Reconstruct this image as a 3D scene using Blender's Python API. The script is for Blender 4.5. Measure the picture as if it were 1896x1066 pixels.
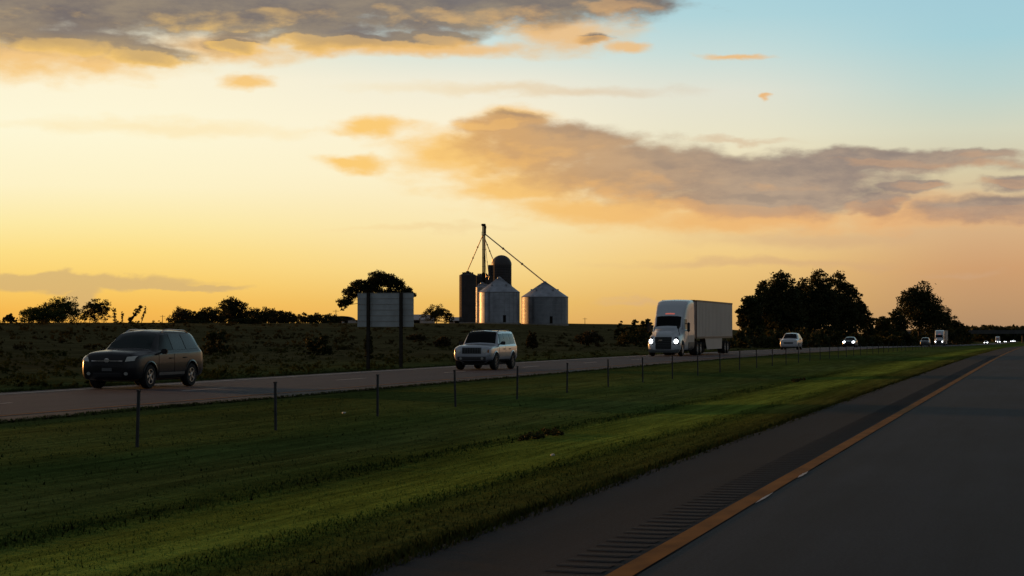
import bpy, bmesh, math, random
import numpy as np
from mathutils import Vector, Matrix, noise as mnoise
R = math.radians
random.seed(7)
for o in list(bpy.data.objects): bpy.data.objects.remove(o)
sc = bpy.context.scene
COL = sc.collection

# ------------------------------------------------------------------ camera
F = 3400.0            # focal length in photograph pixels (photograph 1896 wide)
HDG = math.atan(982 / F)          # the road runs to +Y, the camera looks left of it
EYE = 1.75
cam = bpy.data.cameras.new('camera'); camo = bpy.data.objects.new('camera', cam); COL.objects.link(camo)
cam.sensor_width = 36; cam.lens = F / 1896 * 36
cam.clip_start = 0.3; cam.clip_end = 12000
camo.location = (0, 0, EYE)
camo.rotation_euler = (R(90) + math.atan(79 / F), 0, HDG)
sc.camera = camo
sc.view_settings.view_transform = 'Standard'; sc.view_settings.look = 'None'
sc.view_settings.exposure = 0.0; sc.view_settings.gamma = 1.0; sc.view_settings.use_curve_mapping = False
FW = Vector((-math.sin(HDG), math.cos(HDG), 0)); RT = Vector((math.cos(HDG), math.sin(HDG), 0))

def lin(c):
    return tuple(((v / 255) / 12.92 if v / 255 <= .04045 else ((v / 255 + .055) / 1.055) ** 2.4) for v in c) + (1,)

# ------------------------------------------------------------------ sun
SUN_AZ = R(50)        # left of the camera heading
SUN_EL = R(2.6)
sd = (FW * math.cos(SUN_AZ) - RT * math.sin(SUN_AZ)) * math.cos(SUN_EL) + Vector((0, 0, math.sin(SUN_EL)))
sun = bpy.data.lights.new('sun', 'SUN'); suno = bpy.data.objects.new('sun', sun); COL.objects.link(suno)
sun.energy = 3.6; sun.angle = R(0.8); sun.color = (1.0, .44, .12)
suno.rotation_euler = sd.to_track_quat('Z', 'Y').to_euler()
suno.location = sd * 300

# ------------------------------------------------------------------ world: dusk sky with clouds
world = bpy.data.worlds.new("World"); sc.world = world; world.use_nodes = True
nt = world.node_tree; nt.nodes.clear(); N = nt.nodes; L = nt.links
def setin(sock, v):
    if isinstance(v, bpy.types.NodeSocket): L.new(v, sock)
    elif v is not None: sock.default_value = v
def M(op, a, b=None, c=None, clamp=False):
    n = N.new('ShaderNodeMath'); n.operation = op; n.use_clamp = clamp
    setin(n.inputs[0], a)
    if b is not None: setin(n.inputs[1], b)
    if c is not None: setin(n.inputs[2], c)
    return n.outputs[0]
def VM(op, a, b=None, out=0):
    n = N.new('ShaderNodeVectorMath'); n.operation = op; setin(n.inputs[0], a)
    if b is not None: setin(n.inputs[1], b)
    return n.outputs['Value'] if op in ('DOT_PRODUCT', 'LENGTH') else n.outputs[0]
def MR(v, a, b, c=0., d=1., smooth=True):
    n = N.new('ShaderNodeMapRange'); n.interpolation_type = 'SMOOTHSTEP' if smooth else 'LINEAR'
    setin(n.inputs[0], v); n.inputs[1].default_value = a; n.inputs[2].default_value = b
    n.inputs[3].default_value = c; n.inputs[4].default_value = d
    return n.outputs[0]
def MIX(f, a, b):
    n = N.new('ShaderNodeMix'); n.data_type = 'RGBA'; setin(n.inputs[0], f)
    setin(n.inputs[6], a); setin(n.inputs[7], b); return n.outputs[2]
def RAMP(v, stops, interp='LINEAR'):
    n = N.new('ShaderNodeValToRGB'); n.color_ramp.interpolation = interp
    cr = n.color_ramp
    while len(cr.elements) > 1: cr.elements.remove(cr.elements[-1])
    cr.elements[0].position = stops[0][0]; cr.elements[0].color = stops[0][1]
    for p, c in stops[1:]:
        e = cr.elements.new(p); e.color = c
    setin(n.inputs[0], v); return n.outputs[0]
def NOISE(vec, scale, detail=5, rough=.55, out='Fac', dist=0):
    n = N.new('ShaderNodeTexNoise'); setin(n.inputs['Vector'], vec); n.inputs['Scale'].default_value = scale
    n.inputs['Detail'].default_value = detail; n.inputs['Roughness'].default_value = rough
    n.inputs['Distortion'].default_value = dist
    return n.outputs[out]
def COMB(x, y, z=0.):
    n = N.new('ShaderNodeCombineXYZ'); setin(n.inputs[0], x); setin(n.inputs[1], y); setin(n.inputs[2], z); return n.outputs[0]
def dx(x): return math.degrees(math.atan((x - 948) / F))
def dy(y): return math.degrees(math.atan((612 - y) / F))
tc = N.new('ShaderNodeTexCoord'); D = VM('NORMALIZE', tc.outputs['Generated'])
sep = N.new('ShaderNodeSeparateXYZ'); L.new(D, sep.inputs[0])
az = M('MULTIPLY', M('ARCTAN2', VM('DOT_PRODUCT', D, tuple(RT)), VM('DOT_PRODUCT', D, tuple(FW))), 57.29578)
el = M('MULTIPLY', M('ARCSINE', sep.outputs[2]), 57.29578)
P = COMB(az, el)
# clear sky: elevation ramps at four bearings
EL1 = 11.0
def er(stops): return RAMP(M('DIVIDE', el, EL1, clamp=True), sorted([(max(0, min(1, dy(y) / EL1)), lin(c)) for y, c in stops]))
s0 = er([(612, (238, 172, 74)), (575, (246, 186, 82)), (530, (250, 205, 104)), (470, (253, 222, 134)), (420, (253, 233, 164)), (350, (254, 242, 198)), (250, (254, 247, 214)), (150, (253, 244, 214)), (60, (235, 230, 205)), (0, (205, 215, 210))])
s1 = er([(612, (232, 176, 92)), (560, (238, 192, 104)), (500, (247, 214, 138)), (420, (250, 229, 174)), (320, (252, 240, 204)), (220, (250, 240, 212)), (150, (240, 235, 215)), (80, (208, 225, 220)), (0, (180, 212, 220))])
s2 = er([(612, (208, 160, 98)), (560, (226, 180, 106)), (480, (240, 202, 130)), (420, (243, 212, 152)), (330, (240, 222, 178)), (250, (234, 228, 200)), (170, (226, 226, 210)), (100, (200, 220, 216)), (30, (176, 212, 218)), (0, (172, 210, 218))])
s3 = er([(612, (176, 140, 104)), (560, (192, 150, 108)), (500, (206, 158, 112)), (420, (216, 178, 134)), (330, (214, 200, 164)), (250, (212, 213, 190)), (170, (188, 211, 206)), (80, (166, 207, 215)), (0, (162, 203, 215))])
base = MIX(MR(az, dx(150), dx(950)), s0, s1)
base = MIX(MR(az, dx(850), dx(1350)), base, s2)
base = MIX(MR(az, dx(1300), dx(1850)), base, s3)
# large soft variation
wv = NOISE(VM('MULTIPLY', P, (.22, .8, 1)), .8, 4, .5, 'Color')
warp = VM('MULTIPLY', VM('SUBTRACT', wv, (.5, .5, .5)), (1.6, .9, 0))
wv2 = NOISE(VM('MULTIPLY', P, (.55, 1.1, 1)), 1.5, 5, .55, 'Color')
warp2 = VM('MULTIPLY', VM('SUBTRACT', wv2, (.5, .5, .5)), (1.2, .6, 0))
PW = VM('ADD', VM('ADD', P, warp), warp2)
def blobs(lst, PW=PW):
    f = None
    for b in lst:
        x, y, rx, ry = b[:4]; k = 57.29578 / F
        m = N.new('ShaderNodeVectorMath'); m.operation = 'MULTIPLY_ADD'; L.new(PW, m.inputs[0]); m.inputs[1].default_value = (1 / (rx * k), 1 / (ry * k), 0); m.inputs[2].default_value = (-dx(x) / (rx * k), -dy(y) / (ry * k), 0)
        g = M('SUBTRACT', 1.0, VM('LENGTH', m.outputs[0]))
        if f is None: f = g
        else:
            n = N.new('ShaderNodeMath'); n.operation = 'SMOOTH_MAX'; L.new(f, n.inputs[0]); L.new(g, n.inputs[1]); n.inputs[2].default_value = .12; f = n.outputs[0]
    return f
fb = NOISE(VM('MULTIPLY', P, (.6, 1.5, 1)), 1.0, 6, .56)
fb2 = NOISE(VM('MULTIPLY', P, (.35, 1.0, 1)), .9, 8, .68)
OFF = (-.30, -.26, 0)
fbs = NOISE(VM('MULTIPLY', VM('ADD', P, OFF), (.6, 1.5, 1)), 1.0, 6, .56)
PWS = VM('ADD', PW, OFF)
def raw(f, amp, n=None): return M('ADD', f, M('MULTIPLY', M('SUBTRACT', n or fb, .5), amp))
def dens(f, lo, hi, amp): return MR(raw(f, amp), lo, hi)
faint = blobs([(1365, 259, 130, 7), (1500, 440, 260, 26, -3), (1780, 512, 90, 7), (1180, 556, 90, 7), (1400, 490, 300, 12), (980, 165, 330, 14, -6), (300, 240, 400, 20), (760, 425, 200, 8)])
gold = blobs([(880, 285, 190, 52, -6), (685, 235, 95, 22), (655, 296, 75, 18), (940, 222, 90, 26), (1000, 335, 190, 40, -10), (980, 350, 200, 34), (1140, 385, 260, 40, -7), (1370, 404, 280, 28),
              (40, 122, 280, 44), (165, 132, 80, 20), (420, 92, 170, 28), (760, 90, 300, 18), (452, 150, 55, 18), (1060, 68, 130, 38, -8), (1175, 96, 50, 14),
              (1370, 114, 60, 7), (1425, 183, 16, 7), (1740, 398, 240, 36)])
thick_l = ([(-80, 20, 640, 115), (130, 92, 230, 40, -3), (250, 112, 110, 24), (480, 26, 440, 66), (850, 12, 460, 56), (650, 74, 240, 24), (780, 62, 120, 22), (1120, 5, 190, 36), (1110, 80, 60, 14, -12), (440, 88, 90, 16),
               (1020, 275, 210, 54, -10), (930, 232, 110, 26, -8), (1200, 318, 290, 66, -7), (1430, 336, 320, 68, 2), (1610, 302, 300, 34, 2), (1400, 376, 250, 32, -1), (1780, 288, 130, 17, 3), (1875, 348, 110, 20), (1600, 376, 100, 24), (1840, 396, 210, 34), (1690, 352, 80, 15)])
thick = blobs(thick_l); thick_s = blobs(thick_l, PWS)
low = blobs([(110, 525, 330, 17), (330, 532, 150, 8), (150, 552, 42, 34, 35)])
ga = M('MULTIPLY', dens(gold, -.25, .75, 1.1), .9)
ta = M('MULTIPLY', dens(thick, -.02, .50, 1.0), .95)
la = M('MULTIPLY', dens(low, -.05, .45, .55), .75)
fa = M('MULTIPLY', dens(faint, -.2, .9, 1.0), .45)
goldc = MIX(MR(az, dx(500), dx(1750)), lin((252, 200, 102)), lin((232, 176, 118)))
goldc = MIX(MR(el, 6.5, 9.5), goldc, lin((236, 190, 130)))
greyB = MIX(MR(fb2, .35, .7), lin((178, 155, 134)), lin((146, 130, 122)))
greyB = MIX(MR(az, dx(1500), dx(780)), greyB, lin((214, 166, 108)))
greyA = MIX(MR(fb2, .3, .72), lin((150, 133, 112)), lin((108, 98, 98)))
greyA = MIX(MR(el, 8.2, 9.6), MIX(.5, greyA, lin((188, 160, 116))), greyA)
thickc = MIX(MR(el, 6.5, 7.5), greyB, greyA)
relief = M('SUBTRACT', raw(thick, .75), raw(thick_s, .75, fbs))
thickness = MR(raw(thick, .8), .1, .9)
litf = M('MULTIPLY', MR(relief, .10, .40), M('MULTIPLY_ADD', thickness, -.55, 1.0))
litc = MIX(MR(az, dx(200), dx(1800)), lin((255, 206, 112)), lin((232, 168, 110)))
thickc = MIX(M('MULTIPLY', MR(M('MULTIPLY', relief, -1), .0, .4), .35), thickc, lin((120, 112, 112)))
thickc = MIX(M('MULTIPLY', litf, MR(az, dx(1900), dx(900), .35, .9)), thickc, litc)
skyc = MIX(fa, base, MIX(MR(az, -8, 8), lin((252, 222, 160)), lin((205, 165, 128))))
skyc = MIX(ga, skyc, goldc)
skyc = MIX(ta, skyc, thickc)
skyc = MIX(la, skyc, lin((208, 175, 120)))
# the rest of the heavens: physical dusk sky
nis = N.new('ShaderNodeTexSky'); nis.sky_type = 'NISHITA'; nis.sun_disc = False
nis.sun_elevation = SUN_EL; nis.sun_rotation = math.atan2(sd.x, sd.y)
nis.air_density = 1.4; nis.dust_density = 2.0
over = VM('SCALE', nis.outputs[0]); over_n = over.node; over_n.inputs['Scale'].default_value = .05
ocl = NOISE(VM('MULTIPLY', D, (1, 1, 2.2)), 2.2, 6, .6)
over = MIX(M('MULTIPLY_ADD', MR(ocl, .4, .62), .45, .4), over, lin((108, 116, 126)))
w_az = MR(M('ABSOLUTE', az), 24, 70, 1, 0); w_el = MR(el, 11, 26, 1, 0)
full = MIX(M('MULTIPLY', w_az, w_el), over, skyc)
bg = N.new('ShaderNodeBackground'); L.new(full, bg.inputs[0]); bg.inputs[1].default_value = 1.0
wo = N.new('ShaderNodeOutputWorld'); L.new(bg.outputs[0], wo.inputs[0])

# ------------------------------------------------------------------ materials
MATS = {}
def mat(name, col, rough=.6, metal=0., spec=.5, emit=None, estr=0, vary=0., vscale=5., bump=0., bscale=30., coat=0., stretch=None):
    if name in MATS: return MATS[name]
    m = bpy.data.materials.new(name); m.use_nodes = True; t = m.node_tree; b = t.nodes['Principled BSDF']
    b.inputs['Base Color'].default_value = tuple(col) + (1,); b.inputs['Roughness'].default_value = rough
    b.inputs['Metallic'].default_value = metal; b.inputs['Specular IOR Level'].default_value = spec
    if coat: b.inputs['Coat Weight'].default_value = coat; b.inputs['Coat Roughness'].default_value = .05
    if emit: b.inputs['Emission Color'].default_value = tuple(emit) + (1,); b.inputs['Emission Strength'].default_value = estr
    c = t.nodes.new('ShaderNodeTexCoord'); mp = t.nodes.new('ShaderNodeMapping'); t.links.new(c.outputs['Object'], mp.inputs[0])
    if stretch: mp.inputs[3].default_value = stretch
    if vary:
        n = t.nodes.new('ShaderNodeTexNoise'); n.inputs['Scale'].default_value = vscale; n.inputs['Detail'].default_value = 6
        t.links.new(mp.outputs[0], n.inputs[0])
        r = t.nodes.new('ShaderNodeMapRange'); r.inputs[1].default_value = .3; r.inputs[2].default_value = .7
        r.inputs[3].default_value = 1 - vary; r.inputs[4].default_value = 1 + vary; t.links.new(n.outputs[0], r.inputs[0])
        h = t.nodes.new('ShaderNodeVectorMath'); h.operation = 'SCALE'; h.inputs[0].default_value = col; t.links.new(r.outputs[0], h.inputs['Scale'])
        t.links.new(h.outputs[0], b.inputs['Base Color'])
    if bump:
        n = t.nodes.new('ShaderNodeTexNoise'); n.inputs['Scale'].default_value = bscale; n.inputs['Detail'].default_value = 4
        t.links.new(mp.outputs[0], n.inputs[0]); bp = t.nodes.new('ShaderNodeBump'); bp.inputs['Strength'].default_value = bump; bp.inputs['Distance'].default_value = .02
        t.links.new(n.outputs[0], bp.inputs['Height']); t.links.new(bp.outputs[0], b.inputs['Normal'])
    MATS[name] = m; return m

def metal_wave(name, col, per, axis='Z', rough=.42, metal=.75, dist=.03, strength=.7):
    m = mat(name, col, rough, metal, vary=.22, vscale=.5)
    t = m.node_tree; b = t.nodes['Principled BSDF']; c = t.nodes.new('ShaderNodeTexCoord')
    w = t.nodes.new('ShaderNodeTexWave'); w.bands_direction = axis; w.inputs['Scale'].default_value = 2 * math.pi / per / 20
    w.inputs['Distortion'].default_value = 0
    t.links.new(c.outputs['Object'], w.inputs[0]); bp = t.nodes.new('ShaderNodeBump'); bp.inputs['Strength'].default_value = strength; bp.inputs['Distance'].default_value = dist
    t.links.new(w.outputs[1], bp.inputs['Height']); t.links.new(bp.outputs[0], b.inputs['Normal'])
    return m

# ------------------------------------------------------------------ object helpers
def tag(o, label=None, cat=None, group=None, kind=None):
    if label: o['label'] = label
    if cat: o['category'] = cat
    if group: o['group'] = group
    if kind: o['kind'] = kind
    return o
def thing(name, label, cat, loc=(0, 0, 0), rz=0, group=None):
    o = bpy.data.objects.new(name, None); COL.objects.link(o); o.location = loc; o.rotation_euler = (0, 0, rz)
    o.empty_display_size = .2
    return tag(o, label, cat, group)
def link(name, me, m, parent=None, smooth=False):
    if m: me.materials.append(m)
    if smooth:
        me.polygons.foreach_set('use_smooth', [True] * len(me.polygons))
    o = bpy.data.objects.new(name, me); COL.objects.link(o)
    if parent: o.parent = parent
    return o
def obj(name, bm, m, parent=None, smooth=False, normals=True):
    if normals: bmesh.ops.recalc_face_normals(bm, faces=bm.faces)
    me = bpy.data.meshes.new(name); bm.to_mesh(me); bm.free()
    o = link(name, me, m, parent, smooth)
    if smooth:
        try: me.set_sharp_from_angle(angle=R(38))
        except Exception: pass
    return o
def pyobj(name, vs, fs, m, parent=None, smooth=False):
    me = bpy.data.meshes.new(name); me.from_pydata(vs, [], fs); me.update()
    return link(name, me, m, parent, smooth)
def box(bm, cx, cy, cz, sx, sy, sz, bev=0., rz=0):
    r = bmesh.ops.create_cube(bm, size=1); vs = r['verts']
    for v in vs: v.co = Vector((v.co.x * sx, v.co.y * sy, v.co.z * sz))
    if bev:
        es = list({e for v in vs for e in v.link_edges})
        r2 = bmesh.ops.bevel(bm, geom=es, offset=bev, segments=2, affect='EDGES'); vs = list(set([v for v in vs if v.is_valid] + r2['verts']))
    for v in vs:
        if rz: v.co = Matrix.Rotation(rz, 3, 'Z') @ v.co
        v.co += Vector((cx, cy, cz))
    return vs
def tube(bm, p, q, r0, r1=None, n=8):
    r1 = r0 if r1 is None else r1; p = Vector(p); q = Vector(q); d = q - p
    if d.length < 1e-6: return
    mtx = Matrix.Translation((p + q) / 2) @ d.to_track_quat('Z', 'Y').to_matrix().to_4x4()
    bmesh.ops.create_cone(bm, cap_ends=True, segments=n, radius1=r0, radius2=r1, depth=d.length, matrix=mtx)
def lathe(bm, prof, n=32, ax='Z', c=(0, 0, 0)):
    rings = []
    for r, z in prof:
        ring = []
        for i in range(n):
            a = 2 * math.pi * i / n
            if ax == 'Z': p = (c[0] + r * math.cos(a), c[1] + r * math.sin(a), c[2] + z)
            else: p = (c[0] + z, c[1] + r * math.cos(a), c[2] + r * math.sin(a))
            ring.append(bm.verts.new(p))
        rings.append(ring)
    for a, b in zip(rings, rings[1:]):
        for i in range(n): bm.faces.new((a[i], a[(i + 1) % n], b[(i + 1) % n], b[i]))
    bm.faces.new(rings[0]); bm.faces.new(rings[-1])
def copy_tree(o, parent=None):
    c = o.copy(); COL.objects.link(c)
    c.parent = parent
    for ch in o.children: copy_tree(ch, c)
    return c

# ------------------------------------------------------------------ terrain
PY = [-200, 0, 120, 200, 260, 340, 440, 480, 868, 1350, 3000, 9000]
PZ = [0, 0, -.02, -.28, -.55, -1.1, -1.85, -2.1, -4.4, -6.7, -12, -30]
def prof(y): return float(np.interp(y, PY, PZ))
def prof_s(y):
    s = 25 if y > 60 else 0
    return (prof(y - s) + 2 * prof(y) + prof(y + s)) / 4 if s else prof(y)
LX = [-4000, -30, -6, 4.7, 5.4, 6.0, 7.0, 8.0, 9.5, 11.5, 13.4, 16, 19.6, 28.6, 30, 34, 38, 4000]
LZ = [-.03, -.03, -.03, -.035, -.04, -.05, -.08, -.12, -.15, -.09, -.05, -.02, -.03, -.035, -.15, -.5, -.35, -.35]
def sstep(a, b, v):
    t = min(1, max(0, (v - a) / (b - a))); return t * t * (3 - 2 * t)
def ground(x, y):
    lat = -x; r = prof_s(y); h = r + float(np.interp(lat, LX, LZ))
    zc = -x * math.sin(HDG) + y * math.cos(HDG)
    if lat > 34:
        f = 1.75 + .0041 * min(zc, 560) + .12 * mnoise.noise(Vector((x * .02, y * .02, 0)))
        far = sstep(620, 1100, y)
        f = f * (1 - far) + (r + 1.0) * far
        t = sstep(36, 118, lat) * (1 - .55 * sstep(150, 420, y) * (1 - sstep(60, 150, lat)))
        h = h * (1 - t) + f * t
    if lat > 9 and lat < 19.6 or 5.5 < lat < 9: h += .03 * mnoise.noise(Vector((x * .5, y * .12, 3)))
    if lat < -14: h += -.4 * sstep(14, 20, -lat) + .6 * sstep(30, 80, -lat)
    return h
xs = sorted(set([-4000, -2500, -1600, -1000, -700, -500, -400, -330, -280, -240] + list(range(-210, -44, 6)) + list(range(-44, -28, 1)) + [-28.6, -24, -19.6] +
                [-19 + .5 * i for i in range(0, 29)] + [-4.85, -4.7, 0, 6, 14, 16, 20, 30, 50, 80, 200, 600, 1500, 4000]))
ys = [-60, -30, -10, 0] + [2 + 1.5 * i for i in range(0, 50)] + list(range(80, 200, 5)) + list(range(200, 900, 15)) + list(range(900, 1500, 40)) + [1600, 1900, 2400, 3000, 4000, 6000, 9000]
vs = [(x, y, ground(x, y)) for y in ys for x in xs]
nx = len(xs)
fs = [(j * nx + i, j * nx + i + 1, (j + 1) * nx + i + 1, (j + 1) * nx + i) for j in range(len(ys) - 1) for i in range(nx - 1)]
def grass_material(name='grass_ground', blades=False):
    m = bpy.data.materials.new(name); m.use_nodes = True; t = m.node_tree; b = t.nodes['Principled BSDF']
    b.inputs['Roughness'].default_value = 1; b.inputs['Specular IOR Level'].default_value = 0
    g = t.nodes.new('ShaderNodeNewGeometry'); s = t.nodes.new('ShaderNodeSeparateXYZ'); t.links.new(g.outputs['Position'], s.inputs[0])
    def noi(scale, st, det=5, rough=.6):
        mp = t.nodes.new('ShaderNodeMapping'); t.links.new(g.outputs['Position'], mp.inputs[0]); mp.inputs[3].default_value = st
        n = t.nodes.new('ShaderNodeTexNoise'); n.inputs['Scale'].default_value = scale; n.inputs['Detail'].default_value = det; n.inputs['Roughness'].default_value = rough
        t.links.new(mp.outputs[0], n.inputs[0]); return n.outputs[0]
    def mth(op, a, b_, c_=None):
        n = t.nodes.new('ShaderNodeMath'); n.operation = op
        for i, v in enumerate((a, b_, c_)):
            if v is None: continue
            if isinstance(v, bpy.types.NodeSocket): t.links.new(v, n.inputs[i])
            else: n.inputs[i].default_value = v
        return n.outputs[0]
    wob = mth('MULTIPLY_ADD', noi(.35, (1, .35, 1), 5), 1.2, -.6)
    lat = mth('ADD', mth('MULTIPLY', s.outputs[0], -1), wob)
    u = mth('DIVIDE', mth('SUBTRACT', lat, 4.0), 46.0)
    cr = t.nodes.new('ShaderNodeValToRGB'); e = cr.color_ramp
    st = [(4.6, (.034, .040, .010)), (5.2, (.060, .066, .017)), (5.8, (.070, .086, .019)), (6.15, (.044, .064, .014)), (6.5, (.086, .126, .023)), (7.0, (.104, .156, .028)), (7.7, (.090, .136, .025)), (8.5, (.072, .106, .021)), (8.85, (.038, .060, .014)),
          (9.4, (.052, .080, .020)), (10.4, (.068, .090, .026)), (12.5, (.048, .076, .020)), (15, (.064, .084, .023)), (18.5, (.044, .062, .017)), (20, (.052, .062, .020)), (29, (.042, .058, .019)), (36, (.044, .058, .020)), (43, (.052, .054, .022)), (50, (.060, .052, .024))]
    while len(e.elements) > 1: e.elements.remove(e.elements[-1])
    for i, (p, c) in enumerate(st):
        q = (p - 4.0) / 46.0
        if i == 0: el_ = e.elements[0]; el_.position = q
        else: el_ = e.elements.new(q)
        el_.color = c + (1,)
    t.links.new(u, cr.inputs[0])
    streak = mth('MULTIPLY_ADD', noi(1.1, (2.2, .22, 1), 6, .7), 1.5, .25)
    patch = mth('MULTIPLY_ADD', noi(.12, (1, .5, 1), 4), 1.5, .25)
    fine = mth('MULTIPLY_ADD', noi(9, (1, .6, 1), 3, .7), 1.0, .5)
    k = mth('MULTIPLY', mth('MULTIPLY', mth('MULTIPLY', streak, patch), mth('MULTIPLY', fine, mth('MULTIPLY_ADD', noi(2.2, (3.2, .12, 1), 4, .6), 1.6, .2))), 1.5)
    sc_ = t.nodes.new('ShaderNodeVectorMath'); sc_.operation = 'SCALE'; t.links.new(cr.outputs[0], sc_.inputs[0]); t.links.new(k, sc_.inputs['Scale'])
    mx = t.nodes.new('ShaderNodeMix'); mx.data_type = 'RGBA'; mx.blend_type = 'MIX'
    br = t.nodes.new('ShaderNodeMapRange'); t.links.new(noi(.5, (1, .3, 1), 5, .65), br.inputs[0]); br.inputs[1].default_value = .5; br.inputs[2].default_value = .75; br.inputs[4].default_value = .35
    t.links.new(br.outputs[0], mx.inputs[0]); t.links.new(sc_.outputs[0], mx.inputs[6]); mx.inputs[7].default_value = (.054, .052, .017, 1)
    t.links.new(mx.outputs[2], b.inputs['Base Color'])
    if blades:
        va = t.nodes.new('ShaderNodeVectorMath'); va.operation = 'MULTIPLY_ADD'; t.links.new(g.outputs['Normal'], va.inputs[0]); va.inputs[1].default_value = (.35, .35, .35); va.inputs[2].default_value = (0, 0, 1)
        vn = t.nodes.new('ShaderNodeVectorMath'); vn.operation = 'NORMALIZE'; t.links.new(va.outputs[0], vn.inputs[0]); t.links.new(vn.outputs[0], b.inputs['Normal'])
        b.inputs['Specular IOR Level'].default_value = 0
    else:
        bp = t.nodes.new('ShaderNodeBump'); bp.inputs['Strength'].default_value = .9; bp.inputs['Distance'].default_value = .12
        t.links.new(noi(2.4, (2.6, .7, 1), 7, .75), bp.inputs['Height']); t.links.new(bp.outputs[0], b.inputs['Normal'])
    return m
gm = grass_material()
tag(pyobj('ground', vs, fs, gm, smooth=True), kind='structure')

# road surfaces ---------------------------------------------------------------
def strip(name, lat0, lat1, y0, y1, dz, m, kind='structure', nlat=1, wob=0., wobs=.6, step=None, seed=0):
    yy = []; y = y0
    while y < y1:
        yy.append(y); y += step or (1.5 if y < 90 else 6 if y < 300 else 20)
    yy.append(y1); V = []; Fc = []
    for y in yy:
        for i in range(nlat + 1):
            la = lat0 + (lat1 - lat0) * i / nlat
            if wob and i in (0, nlat): la += wob * mnoise.noise(Vector((y * wobs, seed + i, 0)))
            V.append((-la, y, prof_s(y) + dz))
    n = nlat + 1
    for j in range(len(yy) - 1):
        for i in range(nlat): Fc.append((j * n + i, (j + 1) * n + i, (j + 1) * n + i + 1, j * n + i + 1)[::-1])
    o = pyobj(name, V, Fc, m)
    if kind: tag(o, kind=kind)
    return o
def asphalt(name, col, rough, var=.25, tracks=None):
    m = bpy.data.materials.new(name); m.use_nodes = True; t = m.node_tree; b = t.nodes['Principled BSDF']
    b.inputs['Roughness'].default_value = rough; b.inputs['Specular IOR Level'].default_value = .12
    g = t.nodes.new('ShaderNodeNewGeometry')
    def noi(scale, st, det=5, rr=.6):
        mp = t.nodes.new('ShaderNodeMapping'); t.links.new(g.outputs['Position'], mp.inputs[0]); mp.inputs[3].default_value = st
        n = t.nodes.new('ShaderNodeTexNoise'); n.inputs['Scale'].default_value = scale; n.inputs['Detail'].default_value = det; n.inputs['Roughness'].default_value = rr
        t.links.new(mp.outputs[0], n.inputs[0]); return n.outputs[0]
    a = noi(1.2, (1.6, .08, 1)); f = noi(38, (1, 1, 1), 3); c = noi(.35, (1, .5, 1))
    def mad(v, k, o_):
        n = t.nodes.new('ShaderNodeMath'); n.operation = 'MULTIPLY_ADD'; t.links.new(v, n.inputs[0]); n.inputs[1].default_value = k; n.inputs[2].default_value = o_; return n.outputs[0]
    def mul(x, y):
        n = t.nodes.new('ShaderNodeMath'); n.operation = 'MULTIPLY'; t.links.new(x, n.inputs[0]); t.links.new(y, n.inputs[1]); return n.outputs[0]
    k = mul(mul(mad(a, var * 4, 1 - var * 2), mad(f, 2.2, -.1)), mad(c, var * 3, 1 - var * 1.5))
    s = t.nodes.new('ShaderNodeVectorMath'); s.operation = 'SCALE'; s.inputs[0].default_value = col; t.links.new(k, s.inputs['Scale']); t.links.new(s.outputs[0], b.inputs['Base Color'])
    bp = t.nodes.new('ShaderNodeBump'); bp.inputs['Strength'].default_value = .5; bp.inputs['Distance'].default_value = .006
    t.links.new(noi(60, (1, 1, 1), 3), bp.inputs['Height']); t.links.new(bp.outputs[0], b.inputs['Normal'])
    return m
m_lane = asphalt('asphalt_lane', (.018, .0218, .031), .8, .36)
m_sh = asphalt('asphalt_shoulder', (.0095, .0115, .0165), .9, .4)
m_far = asphalt('asphalt_far_lanes', (.041, .049, .068), .8)
m_farsh = asphalt('asphalt_far_shoulder', (.075, .066, .062), .75)
def paint(name, col, wear=.45):
    m = mat(name, col, .8, spec=.05, vary=.3, vscale=2.5, stretch=(1, .5, 1)); return m
YEL = paint('yellow_paint', (.25, .098, .015)); WHT = paint('white_paint', (.55, .53, .5))
strip('road', -7.6, 2.8, -40, 3000, 0.0, m_lane)
strip('road_shoulder', 2.8, 4.75, -40, 3000, -0.002, m_sh, nlat=1, wob=.07)
strip('road_outer_shoulder', -10.6, -7.6, -40, 3000, -0.002, m_sh)
strip('oncoming_road', 20.4, 28.0, -40, 3000, 0.0, m_far)
strip('oncoming_road_shoulder', 19.4, 20.4, -40, 3000, -0.002, m_farsh, wob=.08)
strip('oncoming_road_outer_shoulder', 28.0, 28.5, -40, 3000, -.002, m_farsh, wob=.05)
o = strip('yellow_edge_line', 2.82, 3.01, -40, 1200, .005, YEL, wob=.012, wobs=3); 
strip('oncoming_yellow_edge_line', 20.55, 20.70, -40, 1200, .005, YEL)
strip('oncoming_white_edge_line', 27.55, 27.75, -40, 1200, .005, WHT, wob=.01, wobs=2)
strip('white_edge_line', -7.35, -7.2, -40, 1200, .005, WHT)
def dashes(name, lat, n0, n1):
    V = []; Fc = []
    for i in range(n0, n1):
        y = i * 12.2; k = len(V)
        for (a, b_) in ((lat, y), (lat + .12, y), (lat + .12, y + 3), (lat, y + 3)): V.append((-a, b_, prof_s(b_) + .005))
        Fc.append((k, k + 1, k + 2, k + 3)[::-1])
    tag(pyobj(name, V, Fc, WHT), kind='structure')
dashes('lane_dashes', -2.4, -2, 60); dashes('oncoming_lane_dashes', 24.05, 1, 60)
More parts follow.
